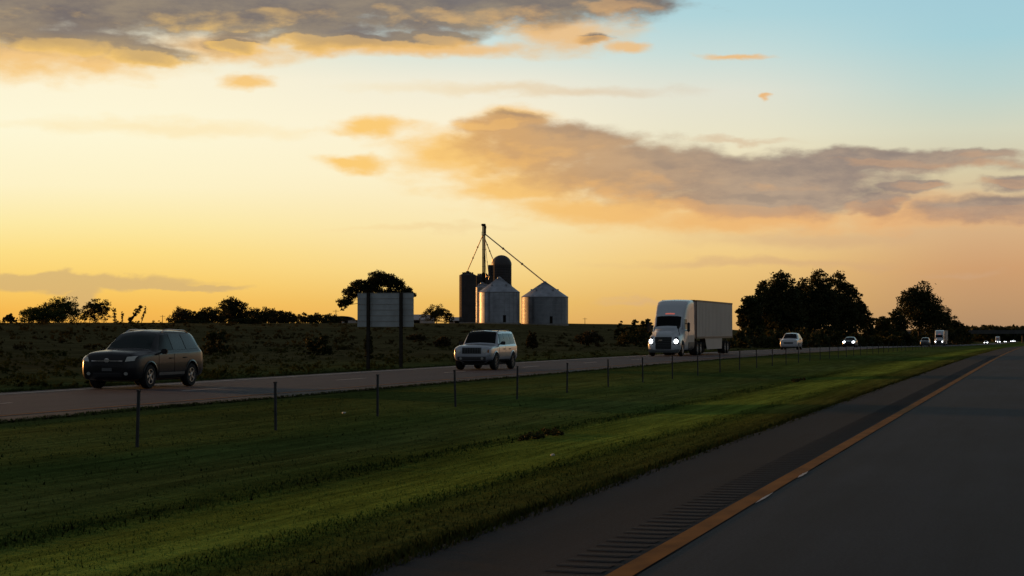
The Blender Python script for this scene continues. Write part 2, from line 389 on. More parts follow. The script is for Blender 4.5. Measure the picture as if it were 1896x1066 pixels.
# worn pale spots beside the yellow line
V = []; Fc = []
rr = random.Random(3)
for (yc, ln, la, w) in ((22.4, 1.0, 2.80, .05), (19.2, 1.3, 2.80, .03)):
    k = len(V); n = 12
    for i in range(n):
        a = i / (n - 1); yy = yc + (a - .5) * ln; ww = w * math.sin(math.pi * a) * rr.uniform(.6, 1.2) + .002
        V += [(-(la - ww / 2), yy, .0085), (-(la + ww / 2), yy, .0085)]
    for i in range(n - 1): Fc.append((k + 2 * i, k + 2 * i + 1, k + 2 * i + 3, k + 2 * i + 2))
tag(pyobj('worn_paint_flakes', V, Fc, WHT), kind='structure')
# rumble strip: real grooves standing as bars (raised lips between milled slots)
V = []; Fc = []
y = 6.0
while y < 140:
    z = prof_s(y); k = len(V); a0, a1 = 3.08 + rr.uniform(-.01, .01), 3.5 + rr.uniform(-.01, .01)
    for (yy, zz) in ((y, .001), (y + .05, .006), (y + .15, .005 + rr.uniform(-.001, .001)), (y + .20, .001)):
        V += [(-a0, yy, z + zz), (-a1, yy, z + zz)]
    for i in range(3): Fc.append((k + 2 * i, k + 2 * i + 1, k + 2 * i + 3, k + 2 * i + 2)[::-1])
    y += .33
tag(pyobj('rumble_strip', V, Fc, asphalt('rumble_asphalt', (.011, .013, .018), .85)), kind='structure')

# ------------------------------------------------------------------ placing
def at(px, zc):                      # bearing of a photograph column, depth along the camera axis -> ground x, y
    p = FW * zc + RT * (zc * (px - 948) / F); return p.x, p.y
def atlat(px, lat):
    a = HDG - math.atan((px - 948) / F); return -lat, lat / math.tan(a)
def depth(x, y): return Vector((x, y, 0)).dot(FW)

# ------------------------------------------------------------------ grass blades (stuff)
def blades(name, rows, label_kind='stuff', seed=1):
    rg = np.random.default_rng(seed); allv = []; 
    for (la0, la1, y0, y1, n, h0, h1, w) in rows:
        u = rg.random(n); yy = 1 / ((1 / y0) * (1 - u) + (1 / y1) * u)        # denser near
        la = la0 + (la1 - la0) * rg.random(n); hh = h0 + (h1 - h0) * rg.random(n) ** 1.5
        z = np.array([ground(-a, b_) for a, b_ in zip(la, yy)])
        an = rg.random(n) * 2 * np.pi; wd = w * (.6 + .8 * rg.random(n)) * (1 + yy / 40)
        cx, cy = -la, yy; dxx = np.cos(an) * wd / 2; dyy = np.sin(an) * wd / 2
        lx = rg.normal(0, .45, n) * hh; ly = rg.normal(0, .45, n) * hh
        v = np.empty((n, 3, 3)); v[:, 0] = np.stack([cx - dxx, cy - dyy, z - .01], 1); v[:, 1] = np.stack([cx + dxx, cy + dyy, z - .01], 1); v[:, 2] = np.stack([cx + lx, cy + ly, z + hh], 1)
        allv.append(v)
    v = np.concatenate(allv); n = len(v)
    me = bpy.data.meshes.new(name); me.vertices.add(n * 3); me.vertices.foreach_set('co', v.reshape(-1)); me.loops.add(n * 3); me.loops.foreach_set('vertex_index', np.arange(n * 3, dtype=np.int32))
    me.polygons.add(n); me.polygons.foreach_set('loop_start', np.arange(0, n * 3, 3, dtype=np.int32)); me.update(calc_edges=True)
    return tag(link(name, me, grass_material(name + '_mat', True)), kind='stuff')
blades('median_grass', [
    (4.62, 4.95, 10, 120, 14000, .02, .10, .015), (4.95, 6.4, 10, 40, 9000, .005, .045, .012), (6.1, 6.6, 10, 80, 3500, .01, .05, .016), (6.5, 8.5, 11, 40, 6000, .005, .03, .012),
    (8.5, 9.2, 12, 90, 5000, .01, .06, .018), (8.9, 19.3, 13, 80, 12000, .005, .05, .018), (19.3, 19.6, 30, 160, 6000, .03, .09, .03)])
blades('verge_grass', [(28.45, 28.9, 40, 300, 9000, .04, .15, .03), (28.9, 36, 45, 120, 6000, .04, .10, .04)], seed=5)

# ------------------------------------------------------------------ vegetation
def leafmat(name, c, tint=(.06, .05, .012), soft=False):
    m = bpy.data.materials.new(name); m.use_nodes = True; t = m.node_tree; b = t.nodes['Principled BSDF']
    b.inputs['Roughness'].default_value = .75; b.inputs['Specular IOR Level'].default_value = .2
    g = t.nodes.new('ShaderNodeNewGeometry'); n = t.nodes.new('ShaderNodeTexNoise'); n.inputs['Scale'].default_value = .6; n.inputs['Detail'].default_value = 5
    t.links.new(g.outputs['Position'], n.inputs[0]); mr = t.nodes.new('ShaderNodeMapRange'); mr.inputs[1].default_value = .35; mr.inputs[2].default_value = .7
    t.links.new(n.outputs[0], mr.inputs[0]); mx = t.nodes.new('ShaderNodeMix'); mx.data_type = 'RGBA'; t.links.new(mr.outputs[0], mx.inputs[0])
    mx.inputs[6].default_value = tuple(c) + (1,); mx.inputs[7].default_value = tuple(tint) + (1,); t.links.new(mx.outputs[2], b.inputs['Base Color'])
    if soft:
        va = t.nodes.new('ShaderNodeVectorMath'); va.operation = 'MULTIPLY_ADD'; t.links.new(g.outputs['Normal'], va.inputs[0]); va.inputs[1].default_value = (.3, .3, .3); va.inputs[2].default_value = (0, 0, 1)
        vn = t.nodes.new('ShaderNodeVectorMath'); vn.operation = 'NORMALIZE'; t.links.new(va.outputs[0], vn.inputs[0]); t.links.new(vn.outputs[0], b.inputs['Normal']); b.inputs['Specular IOR Level'].default_value = 0
    tr = t.nodes.new('ShaderNodeBsdfTranslucent'); t.links.new(mx.outputs[2], tr.inputs[0]); ms = t.nodes.new('ShaderNodeMixShader'); ms.inputs[0].default_value = .22
    t.links.new(b.outputs[0], ms.inputs[1]); t.links.new(tr.outputs[0], ms.inputs[2]); t.links.new(ms.outputs[0], t.nodes['Material Output'].inputs[0])
    return m
LF = leafmat('leaves_dark', (.022, .036, .012)); LF2 = leafmat('leaves_green', (.035, .058, .012), (.085, .085, .015)); LF3 = leafmat('leaves_brown', (.045, .036, .016), (.06, .05, .02))
BARK = mat('bark', (.045, .034, .025), .9, vary=.4, vscale=4, bump=.6, bscale=12)
def leafcloud(lobes, n, size, rg, hollow=.35):
    """leaf faces gathered in small clumps spread through ellipsoid lobes"""
    w = np.array([l[3] * l[4] * l[5] for l in lobes]) ** .75; w = w / w.sum(); V = []
    for L_, k in zip(lobes, (w * n).astype(int)):
        cx, cy, cz, rx, ry, rz = L_
        nc = max(10, int(k / 26)); d = rg.normal(size=(nc, 3)); d /= np.linalg.norm(d, axis=1)[:, None]
        rad = (hollow + (1.06 - hollow) * rg.random(nc) ** .55)
        cc = d * rad[:, None] * np.array([rx, ry, rz]) + np.array([cx, cy, cz])
        cs = min(rx, ry, rz) * rg.uniform(.2, .42, nc)
        idx = rg.integers(0, nc, k); p = cc[idx] + np.clip(rg.normal(size=(k, 3)), -1.7, 1.7) * (cs[idx] * .62)[:, None] * np.array([1.15, 1.15, .75])
        a = rg.normal(size=(k, 3)); a /= np.linalg.norm(a, axis=1)[:, None]; b = np.cross(a, rg.normal(size=(k, 3))); b /= np.linalg.norm(b, axis=1)[:, None]
        s = size * rg.uniform(.5, 1.25, k)[:, None]
        V.append(np.stack([p - a * s, p - b * s * .55, p + a * s, p + b * s * .55], 1))
    return np.concatenate(V)
def quadmesh(name, q, m, parent=None):
    n = len(q); me = bpy.data.meshes.new(name); me.vertices.add(n * 4); me.vertices.foreach_set('co', q.reshape(-1)); me.loops.add(n * 4); me.loops.foreach_set('vertex_index', np.arange(n * 4, dtype=np.int32))
    me.polygons.add(n); me.polygons.foreach_set('loop_start', np.arange(0, n * 4, 4, dtype=np.int32)); me.update(calc_edges=True)
    return link(name, me, m, parent)
def tree(px, zc, wpx, top, label, name='tree', cat='tree', lobes=None, n=3200, leaf=.42, m=None, seed=1, lat=None, base=None, group=None, low=.25, bushy=False, trunk=True):
    if lat: x, y = atlat(px, lat); zc = depth(x, y)
    else: x, y = at(px, zc)
    g = ground(x, y); H = EYE + (612 - top) / F * zc - g; W = wpx / F * zc
    rg = np.random.default_rng(seed); rd = random.Random(seed)
    t = thing(name, label, cat, (x, y, g), HDG, group)
    if lobes is None:
        lobes = []
        if bushy:
            k = 9
            for i in range(k):
                fx = (i + .5) / k * 2 - 1; hh = H * (.55 + .45 * math.sqrt(max(0, 1 - fx * fx * .9))) * rd.uniform(.78, 1)
                lobes.append((fx * W * .42, rd.uniform(-.2, .2) * W, hh * .5, W * .17, W * .2, hh * .5))
        else:
            k = 9
            for i in range(k):
                a = i * 2.4 + rd.random(); rr_ = W * .31 * math.sqrt((i + .4) / k); zz = H * rd.uniform(low + .2, .80); s = rd.uniform(.16, .25) * W
                lobes.append((math.cos(a) * rr_, math.sin(a) * rr_, zz, s, s, s * .82))
            lobes.append((0, 0, H - .2 * W, .22 * W, .22 * W, .2 * W)); lobes.append((rd.uniform(-.1, .1) * W, 0, H * .5, .38 * W, .3 * W, H * .26)); lobes.append((-.2 * W, 0, H * .62, .22 * W, .2 * W, H * .2)); lobes.append((.2 * W, 0, H * .62, .22 * W, .2 * W, H * .2)); lobes.append((0, 0, H * .74, .24 * W, .22 * W, H * .17)); lobes.append((.08 * W, 0, H * .33, .36 * W, .3 * W, H * .3) if low < 0 else (0, 0, H * .6, .3 * W, .3 * W, H * .2))
            lobes.append((-.36 * W, 0, H * (low + .25), .15 * W, .15 * W, .13 * W)); lobes.append((.36 * W, 0, H * (low + .3), .15 * W, .15 * W, .13 * W))
    else: lobes = [(a * W, b_ * W, c * H, d * W, d * W, e * H) for a, b_, c, d, e in lobes]
    q = leafcloud(lobes, int(n * 3.0), leaf * .60, rg)
    # normalise to the measured height
    mxz = np.percentile(q[:, :, 2], 99.9); q[:, :, 2] *= H / mxz
    quadmesh('crown', q, m or LF, t)
    if trunk:
        bm = bmesh.new(); r0 = max(.07, H * .022); zt = H * .55
        pts = [Vector((0, 0, -.3)), Vector((rd.uniform(-.1, .1), 0, zt * .5)), Vector((rd.uniform(-.3, .3), 0, zt))]
        tube(bm, pts[0], pts[1], r0 * 1.25, r0 * .85); tube(bm, pts[1], pts[2], r0 * .85, r0 * .5)
        for L_ in lobes[:12]:
            s = pts[1].lerp(pts[2], rd.uniform(.0, .9)); e_ = Vector(L_[:3]); mid = s.lerp(e_, .5) + Vector((0, 0, H * .03))
            tube(bm, s, mid, r0 * .42, r0 * .28, 6); tube(bm, mid, e_, r0 * .28, r0 * .08, 6)
        obj('trunk', bm, BARK, t, True)
    return t
G1 = 'trees on the skyline left of the sign'
tree(18, 350, 24, 580, 'tiny pointed bush on the skyline at the far left edge', 'bush', 'bush', n=500, leaf=.3, seed=1, m=LF, bushy=True)
tree(78, 345, 84, 566, 'low rounded dark thicket, left half of the leftmost clump on the skyline', 'bush', 'bush', n=2600, leaf=.28, m=LF2, seed=2, bushy=True)
tree(115, 350, 84, 549, 'ragged green tinged small tree with twigs above its top, left of the round tree', 'tree', n=2600, leaf=.28, m=LF2, seed=3, low=-.1)
tree(176, 355, 60, 553, 'small round dark tree standing alone above the dark grey car bonnet', 'tree', n=1900, leaf=.26, m=LF, seed=4, low=.02)
tree(342, 380, 66, 567, 'thin low tree at the left end of the row behind the dark grey car', 'tree', n=1800, leaf=.3, seed=5, low=-.15, group=G1, m=LF3)
tree(384, 380, 72, 568, 'flat topped bushy tree between the row end and the tallest tree', 'tree', n=2200, leaf=.3, seed=6, low=-.15, group=G1)
tree(430, 385, 62, 550, 'tallest tree of the skyline row behind the dark grey car', 'tree', n=3000, leaf=.32, seed=7, low=-.15, group=G1)
tree(473, 380, 56, 569, 'small tree just right of the tallest one in the skyline row', 'tree', n=1500, leaf=.3, seed=8, low=-.15, group=G1)
tree(503, 385, 56, 568, 'dark tree with a sky gap under its crown, near the right end of the row', 'tree', n=1500, leaf=.3, seed=9, low=-.15, group=G1)
tree(525, 375, 46, 575, 'greenish ragged bush closing the right end of the skyline row', 'bush', 'bush', n=1200, leaf=.28, seed=10, m=LF3, bushy=True, group=G1)
tree(588, 420, 92, 579, 'low wide dark thicket on the skyline left of the domed shed', 'bush', 'bush', n=2200, leaf=.35, seed=11, bushy=True)
tree(457, 330, 60, 588, 'long low hedge patch in front of the skyline tree row', 'bush', 'bush', n=1500, leaf=.3, seed=31, bushy=True, trunk=False)
tree(350, 330, 70, 591, 'low scrub below the left end of the skyline tree row', 'bush', 'bush', n=1400, leaf=.3, seed=32, bushy=True, trunk=False)
tree(698, 455, 140, 502, 'large spreading tree whose crown shows above the sign back', 'tree', n=6500, leaf=.42, seed=12,
     lobes=[(-.42, 0, .42, .10, .08), (-.33, .05, .58, .12, .11), (-.22, 0, .70, .12, .11), (-.08, 0, .72, .10, .10), (.02, 0, .84, .14, .13), (.14, 0, .80, .13, .12), (.24, 0, .74, .12, .11), (.36, 0, .62, .10, .10), (.44, 0, .55, .07, .08), (-.05, .2, .6, .14, .10), (.2, .1, .55, .12, .09), (-.46, 0, .33, .05, .08)])
tree(808, 480, 62, 563, 'small bent tree between the sign and the tall dark bins', 'tree', n=2000, leaf=.3, seed=13, low=.05)
tree(832, 480, 16, 575, 'narrow shrub at the right foot of the small bent tree', 'bush', 'bush', n=500, leaf=.28, seed=14, bushy=True)
for i, (px, z, w, top, lb) in enumerate([(985, 200, 20, 612, 'small upright bush alone on the brown bank below the large bin'), (683, 130, 16, 612, 'bush hugging the left post of the sign'),
        (1152, 330, 30, 594, 'low brush on the skyline a little left of the semi truck'), (1180, 320, 34, 592, 'taller brush on the skyline touching the semi truck hood'), (1196, 300, 26, 590, 'dark brush directly behind the left mirror of the semi truck'),
        (1172, 250, 60, 606, 'dark low thicket on the bank left of the semi truck'), (770, 220, 36, 618, 'low scrub on the bank between the sign and the silver car'), (400, 130, 44, 612, 'weedy bush on the bank behind the dark grey car roof'),
        (590, 140, 50, 616, 'weedy bush on the bank left of the sign'), (1090, 240, 50, 612, 'low brown scrub on the bank below the open field skyline'), (820, 190, 30, 622, 'small weedy bush left of the silver car mirror')]):
    tree(px, z, w, top, lb, 'bush', 'bush', n=900, leaf=.02 + z * .0009, seed=40 + i, m=LF3 if i in (0, 6, 9, 10) else LF, bushy=True, trunk=False, group='scrub bushes on the grassy bank')
# rough weeds covering the bank (stuff)
rgw = np.random.default_rng(21)
def weeds(name, k, l0, l1, y0, y1, h0, h1, n, leaf, m_):
    lob = []
    for i in range(k):
        u = rgw.random(); yy = 1 / ((1 / y0) * (1 - u) + (1 / y1) * u); la = l0 + (l1 - l0) * rgw.random(); h = h0 + (h1 - h0) * rgw.random() ** 2; w = h * rgw.uniform(.8, 2.6)
        lob.append((-la, yy, ground(-la, yy) + h * .3, w, w, h * .75))
    tag(quadmesh(name, leafcloud(lob, n, leaf, rgw, 0.), m_), kind='stuff')
WD = leafmat('weed_green', (.034, .050, .014), (.050, .058, .018), True); WB = leafmat('weed_brown', (.044, .044, .017), (.060, .050, .020), True)
weeds('bank_weeds', 900, 33, 62, 60, 300, .10, .45, 60000, .06, WD)
weeds('field_weeds', 1100, 55, 125, 110, 480, .12, .6, 60000, .09, WB)
# right-hand grove
G2 = 'tall trees of the grove behind the semi truck'
for i, (px, lat, w, top, nn, lb) in enumerate([
    (1388, 52, 56, 548, 3500, 'shortest tree at the left edge of the grove beside the trailer'), (1418, 56, 74, 520, 5000, 'sloping tree second from the left in the grove'),
    (1448, 52, 88, 504, 6500, 'broad round tree with the left high crown of the grove'), (1488, 54, 70, 516, 5200, 'tree filling the dip between the two high crowns'),
    (1518, 50, 76, 501, 6500, 'highest tree in the middle of the grove'), (1552, 48, 76, 505, 6000, 'tall tree forming the right shoulder of the grove'),
    (1585, 46, 50, 540, 2600, 'thinner see-through tree at the right end of the grove'), (1603, 45, 36, 566, 1600, 'small tree ending the grove on the right')]):
    tree(px, 0, w, top, lb, 'tree', n=nn, leaf=.5, seed=60 + i, lat=lat, low=-.12 if i != 6 else .1, group=G2, m=LF)
G3 = 'trees lining the road beyond the grove'
for i, (px, lat, w, top, nn, lo, lb) in enumerate([
    (1634, 44, 48, 586, 1500, -.1, 'low tree in the gap right of the grove'), (1662, 42, 40, 574, 1500, -.1, 'low tree left of the tall open-crowned tree'),
    (1702, 40, 98, 522, 5200, .12, 'tall open-crowned tree with sky showing through, right of the grove'), (1738, 39, 66, 565, 2600, -.1, 'darker tree on the right shoulder of the open-crowned tree'),
    (1765, 38, 50, 586, 2000, -.15, 'tree sloping down to the far road above the distant semi truck'), (1782, 37.5, 36, 600, 1200, -.2, 'last low tree where the tree line meets the far road')]):
    tree(px, 0, w, top, lb, 'tree', n=nn, leaf=.7, seed=80 + i, lat=lat, low=lo, group=G3, m=LF)
# undergrowth and far woods (stuff)
rg = np.random.default_rng(11); lob = []
for i in range(120):
    t_ = i / 119; px = 1358 + (1792 - 1358) * t_; lat = 46 - 8 * t_ + random.uniform(-2, 4); x, y = atlat(px, lat); z = depth(x, y); h = max(2.0, (612 - (596 + 10 * t_) + 20) / F * z * random.uniform(.7, 1.15))
    w = 13 / F * z; lob.append((x, y, ground(x, y) + h * .45, w * .55, w * .8, h * .5))
tag(quadmesh('undergrowth', leafcloud(lob, 26000, .6, rg), LF), kind='stuff')
lob = []
for i in range(150):
    px = 1770 + 1.35 * i; z = 1750 + random.uniform(-120, 260); x, y = at(px, z); topy = 607 + 2.5 * mnoise.noise(Vector((i * .12, 0, 0))) + (-4 if 40 < i < 50 else 0) + random.uniform(-1, 1)
    g = prof(y) - 1; h = EYE + (612 - topy) / F * z - g; lob.append((x, y, g + h * .5, 8, 8, h * .5))
tag(quadmesh('distant_woods', leafcloud(lob, 30000, 2.0, rg), LF), kind='stuff')
lob = []
for i in range(46):
    px = 318 + 5.0 * i + random.uniform(-2, 2); z = random.uniform(392, 410); x, y = at(px, z); h = random.uniform(1.6, 3.0); lob.append((x, y, ground(x, y) + h * .42, 1.4, 1.2, h * .55))
tag(quadmesh('skyline_undergrowth', leafcloud(lob, 9000, .2, rg), LF), kind='stuff')
# leaning dead snags and weed stalks on the left skyline
def stalk(px, top, lean, z, w, label, leafy=400, seed=0):
    x, y = at(px, z); g = ground(x, y); H = EYE + (612 - top) / F * z - g; t = thing('dead_snag', label, 'dead tree', (x, y, g), HDG, 'leaning snags on the left skyline')
    bm = bmesh.new(); e = Vector((lean * H, 0, H)); mid = e * .5 + Vector((.08, 0, 0))
    tube(bm, (0, 0, -.2), mid, w, w * .8); tube(bm, mid, e, w * .8, w * .3)
    for k in range(5):
        s = e * random.uniform(.35, .9); tube(bm, s, s + Vector((random.uniform(-.35, .5), random.uniform(-.3, .3), random.uniform(.3, .7))), w * .25, w * .08, 5)
    obj('stem', bm, BARK, t, True)
    lb = [(e.x * f, 0, H * f, w * 2.2 + .1, w * 2.2 + .1, .5) for f in (.25, .5, .75, .95)]
    quadmesh('foliage', leafcloud(lb, leafy, .16, np.random.default_rng(seed), 0.), LF3, t)
stalk(238, 568, .75, 350, .22, 'thick leaning snag with a broken top above the dark grey car', 700, 1)
stalk(261, 570, .35, 352, .07, 'thin leaning stalk just right of the thick snag', 160, 2)
stalk(213, 573, -.1, 350, .12, 'short upright stalk left of the thick leaning snag', 260, 3)
stalk(226, 580, .05, 351, .08, 'shortest stalk between the upright stalk and the thick snag', 160, 4)
# dark weed clumps lying in the mown median
def clump(px, py, w, h, label, seed):
    z = (EYE + .16) * F / (py - 612); x, y = at(px, z); g = ground(x, y); rgc = np.random.default_rng(seed)
    lb = [(x + random.uniform(-.12, .12), y + (i / 6 - .5) * w, g + h * .3, .12, .22, h * .6) for i in range(7)]
    o = quadmesh('weed_clump', leafcloud(lb, 1500, .03, rgc, 0.), LF, None)
    o.data.transform(Matrix.Translation((-x, -y, -g))); o.location = (x, y, g)
    tag(o, label, 'weeds', 'weed clumps in the median')
clump(1008, 812, 2.2, .12, 'dark weed clump in the bright mown grass nearer the camera', 1)
clump(1478, 706, 3.2, .10, 'dark weed clump farther along the median near the road edge', 2)
def litter(px, py, label, s=.035):
    z = (EYE + .08) * F / (py - 612); x, y = at(px, z); bm = bmesh.new(); bmesh.ops.create_icosphere(bm, subdivisions=1, radius=s)
    for v in bm.verts: v.co = Vector((v.co.x * random.uniform(.7, 1.4), v.co.y * random.uniform(.7, 1.5), v.co.z * random.uniform(.3, .9)))
    o = obj('litter', bm, mat('litter_white', (.6, .6, .55), .7)); o.location = (x, y, ground(x, y) + .07); tag(o, label, 'litter')
litter(637, 774, 'tiny white scrap in the grass below the sign', .05); litter(1024, 850, 'tiny pale scrap in the bright mown grass')

# ------------------------------------------------------------------ farm: bins, silo, elevator
GALV = metal_wave('galvanised_corrugated', (.38, .41, .46), .28, rough=.42, metal=.45); GALV2 = metal_wave('weathered_corrugated', (.27, .29, .32), .28, rough=.5, metal=.35)
DARKC = metal_wave('dark_staves', (.060, .058, .062), .76, rough=.75, metal=.15)
ROOFM = mat('bin_roof_steel', (.33, .35, .39), .45, .4, vary=.25, vscale=.7)
STEEL = mat('steel_dark', (.016, .013, .011), .8, 0, .1, vary=.3); PIPE = mat('spout_pipe', (.50, .40, .26), .4, .8)  # the low sun's gold on the spouts is put into the pipe colour
CONC = mat('concrete', (.30, .28, .25), .85, vary=.25, vscale=1.2, bump=.3)
def basez(px, z):
    x, y = at(px, z); return x, y, ground(x, y)
def bin_(px, z, wpx, eave, peak, label, wall_m, roof_m, ladder=True, name='grain_bin'):
    x, y, g = basez(px, z); r = wpx / 2 / F * z; he = EYE + (612 - eave) / F * z - g; hp = EYE + (612 - peak) / F * z - g
    t = thing(name, label, 'grain bin', (x, y, g), HDG)
    bm = bmesh.new(); lathe(bm, [(r * 1.03, -.8), (r * 1.03, .25)], 48); obj('foundation', bm, CONC, t)
    bm = bmesh.new(); lathe(bm, [(r, .2), (r, he)], 64); obj('wall', bm, wall_m, t, True)
    bm = bmesh.new(); lathe(bm, [(r * 1.025, he - .06), (r * 1.03, he + .02), (.55, hp - .35), (.5, hp - .35)], 64)
    for k in range(28):
        a = 2 * math.pi * k / 28; tube(bm, (r * 1.0 * math.cos(a), r * 1.0 * math.sin(a), he + .05), (.6 * math.cos(a), .6 * math.sin(a), hp - .3), .05, .04, 4)
    rf = obj('roof', bm, roof_m, t, False)
    bm = bmesh.new(); lathe(bm, [(.55, hp - .45), (.55, hp - .12), (.62, hp - .12), (.1, hp + .12)], 20); obj('cap', bm, roof_m, rf, True)
    for k in range(5):
        a = k * 1.256 + .3; rr_ = r * .6; zz = he + (hp - he) * .42; bm = bmesh.new(); box(bm, rr_ * math.cos(a), rr_ * math.sin(a), zz + .22, .45, .45, .45, .05); obj('vent', bm, roof_m, rf)
    bm = bmesh.new()
    zz = .9
    while zz < he:
        lathe(bm, [(r * 1.002, zz), (r * 1.006, zz + .02), (r * 1.006, zz + .07), (r * 1.002, zz + .09)], 64); zz += 1.1
    for k in range(24):
        a = 2 * math.pi * k / 24; box(bm, r * 1.004 * math.cos(a), r * 1.004 * math.sin(a), he * .5 + .1, .06, .1, he - .3, rz=a)
    obj('wall_rib', bm, roof_m, t)
    if ladder:
        bm = bmesh.new(); a = R(-120)
        for s in (-.22, .22):
            c = Vector((math.cos(a), math.sin(a), 0)) * (r + .15) + Vector((-math.sin(a), math.cos(a), 0)) * s
            tube(bm, (c.x, c.y, .5), (c.x, c.y, he + .4), .03, n=5)
        k = .8
        while k < he:
            c = Vector((math.cos(a), math.sin(a), 0)) * (r + .15); d = Vector((-math.sin(a), math.cos(a), 0)) * .22; tube(bm, (c.x - d.x, c.y - d.y, k), (c.x + d.x, c.y + d.y, k), .02, n=4); k += .4
        obj('ladder', bm, STEEL, t)
        bm = bmesh.new(); a = R(-75); box(bm, math.cos(a) * (r + .02), math.sin(a) * (r + .02), 1.3, .1, .8, 1.9, .02, rz=a); obj('door', bm, STEEL, t)
    return t
bin_(924.5, 492, 75, 541, 513, 'pale steel grain bin whose left edge glows orange, front of the group', GALV, ROOFM)
bin_(1008.5, 500, 86, 550, 521, 'widest low steel grain bin at the right end of the farm group', GALV2, ROOFM)
bin_(866, 535, 31, 510, 502, 'tall dark narrow bin with a spout on top, leftmost of the farm group', DARKC, DARKC, False)
bin_(895, 540, 34, 512, 505, 'dark bin half hidden behind the elevator tower', DARKC, DARKC, False)
bin_(893, 512, 24, 532, 523, 'small pale bin tucked behind the left edge of the front bin', GALV2, ROOFM, False)
# domed silo
x, y, g = basez(928.5, 545); k = 545 / F; r = 18.6 * k; ht = EYE + (612 - 472) * k - g
t = thing('silo', 'tall dark silo with a round domed top behind the bins', 'silo', (x, y, g), HDG)
bm = bmesh.new(); lathe(bm, [(r, -.5), (r, ht - r)], 48); obj('wall', bm, DARKC, t, True)
bm = bmesh.new(); lathe(bm, [(r * 1.02 * math.cos(R(a)), ht - r + r * math.sin(R(a))) for a in range(0, 90, 9)] + [(.05, ht)], 48); obj('dome', bm, mat('dome_metal', (.075, .07, .07), .5, .5, vary=.2), t, True)
bm = bmesh.new(); box(bm, -r - .5, 0, (ht - r) * .5 + .2, 1.0, 1.0, ht - r - .3, .05); obj('chute', bm, DARKC, t)
bm = bmesh.new(); lathe(bm, [(r * 1.03, 0), (r * 1.03, .1)], 48)
for i in range(1, 24): lathe(bm, [(r * 1.004, i * .75), (r * 1.012, i * .75 + .02), (r * 1.012, i * .75 + .06), (r * 1.004, i * .75 + .08)], 40)
obj('hoop', bm, STEEL, t)
# elevator leg with spouts
ZE = 515; x, y, g = basez(895.5, ZE); k = ZE / F; he = EYE + (612 - 414) * k - g
t = thing('grain_elevator', 'tall thin dark elevator tower with sunlit gold spouts fanning to the bins', 'grain elevator', (x, y, g), HDG)
bm = bmesh.new()
for s in (-.21, .21): box(bm, s, 0, he * .5 - .3, .38, .42, he - .6, .02)
zz = 1.5
while zz < he - 1: box(bm, 0, 0, zz, .95, .5, .06); zz += 2.4
obj('tower', bm, STEEL, t)
bm = bmesh.new(); box(bm, -.05, 0, he - .3, 1.25, .7, .65, .12); box(bm, .4, 0, he - .95, .7, .5, .9, .1); box(bm, .45, 0, he - 2.0, .45, .45, 1.6, .05); obj('head', bm, STEEL, t)
bm = bmesh.new(); box(bm, 0, -.1, he - 3.2, 1.1, 1.1, .12)
for sx in (-.55, .55):
    for sy in (-.6, .4): tube(bm, (sx, sy, he - 3.2), (sx, sy, he - 2.2), .03, n=4)
obj('platform', bm, STEEL, t)
bm = bmesh.new(); box(bm, 0, 0, .8, 1.6, 1.0, 1.8, .05); obj('boot', bm, STEEL, t)
bm = bmesh.new()
for s in (-.2, .2): tube(bm, (s + .3, -.4, .5), (s + .3, -.4, he - 3.2), .03, n=4)
obj('ladder', bm, STEEL, t)
def loc_(px, py, z):
    X, Y = at(px, z); w = Vector((X, Y, EYE + (612 - py) / F * z)) - Vector((x, y, g)); return Matrix.Rotation(-HDG, 3, 'Z') @ w
for (a, b_, rad) in (((893.5, 436, ZE), (866, 500, 535), .13), ((897, 432, ZE), (1007, 521, 500), .17), ((897, 440, ZE), (912, 478, 540), .12), ((897, 438, ZE), (905, 512, 500), .07), ((896, 436, ZE), (900, 508, 535), .07)):
    p, q = loc_(*a), loc_(*b_); bm = bmesh.new(); tube(bm, p, q, rad, n=10)
    for f in (.32, .64): c = p.lerp(q, f); d = (q - p).normalized() * .15; tube(bm, c - d, c + d, rad * 1.9, n=10)
    tube(bm, q, q - Vector((0, 0, .9)), rad, n=8); obj('spout', bm, PIPE, t, True)
# white low sheds
def shed(px, z, wpx, eave, ridge, dlen, label, wm, rm, domed=False, name='shed'):
    x, y, g = basez(px, z); k = z / F; w = wpx * k; he = max(.8, EYE + (612 - eave) * k - g); hr = EYE + (612 - ridge) * k - g
    t = thing(name, label, 'shed', (x, y, g), HDG)
    bm = bmesh.new(); box(bm, 0, 0, he / 2 - .2, w, dlen, he + .4); obj('wall', bm, wm, t)
    bm = bmesh.new()
    if domed: pf = [(-dlen / 2 * 0 - w / 2 * math.cos(math.pi * i / 14), he + (hr - he) * math.sin(math.pi * i / 14)) for i in range(15)]
    else: pf = None
    if domed:
        a = [bm.verts.new((px_, -dlen / 2 - .1, pz)) for px_, pz in pf]; b_ = [bm.verts.new((px_, dlen / 2 + .1, pz)) for px_, pz in pf]
        for i in range(14): bm.faces.new((a[i], a[i + 1], b_[i + 1], b_[i]))
        bm.faces.new(a); bm.faces.new(b_); bm.faces.new((a[0], b_[0], b_[-1], a[-1]))
    else:
        e = [(-w / 2 - .3, -dlen / 2 - .4, he), (w / 2 + .3, -dlen / 2 - .4, he), (w / 2 + .3, dlen / 2 + .4, he), (-w / 2 - .3, dlen / 2 + .4, he), (-w / 2 - .3, 0, hr), (w / 2 + .3, 0, hr)]
        v = [bm.verts.new(p) for p in e]
        for f in ((0, 1, 5, 4), (2, 3, 4, 5), (0, 4, 3), (1, 2, 5), (0, 3, 2, 1)): bm.faces.new([v[i] for i in f])
    obj('roof', bm, rm, t)
    bm = bmesh.new(); box(bm, -w * .2, -dlen / 2 - .03, he * .42, min(w * .25, 3.2), .08, he * .8, .01); obj('door', bm, STEEL, t)
    return t
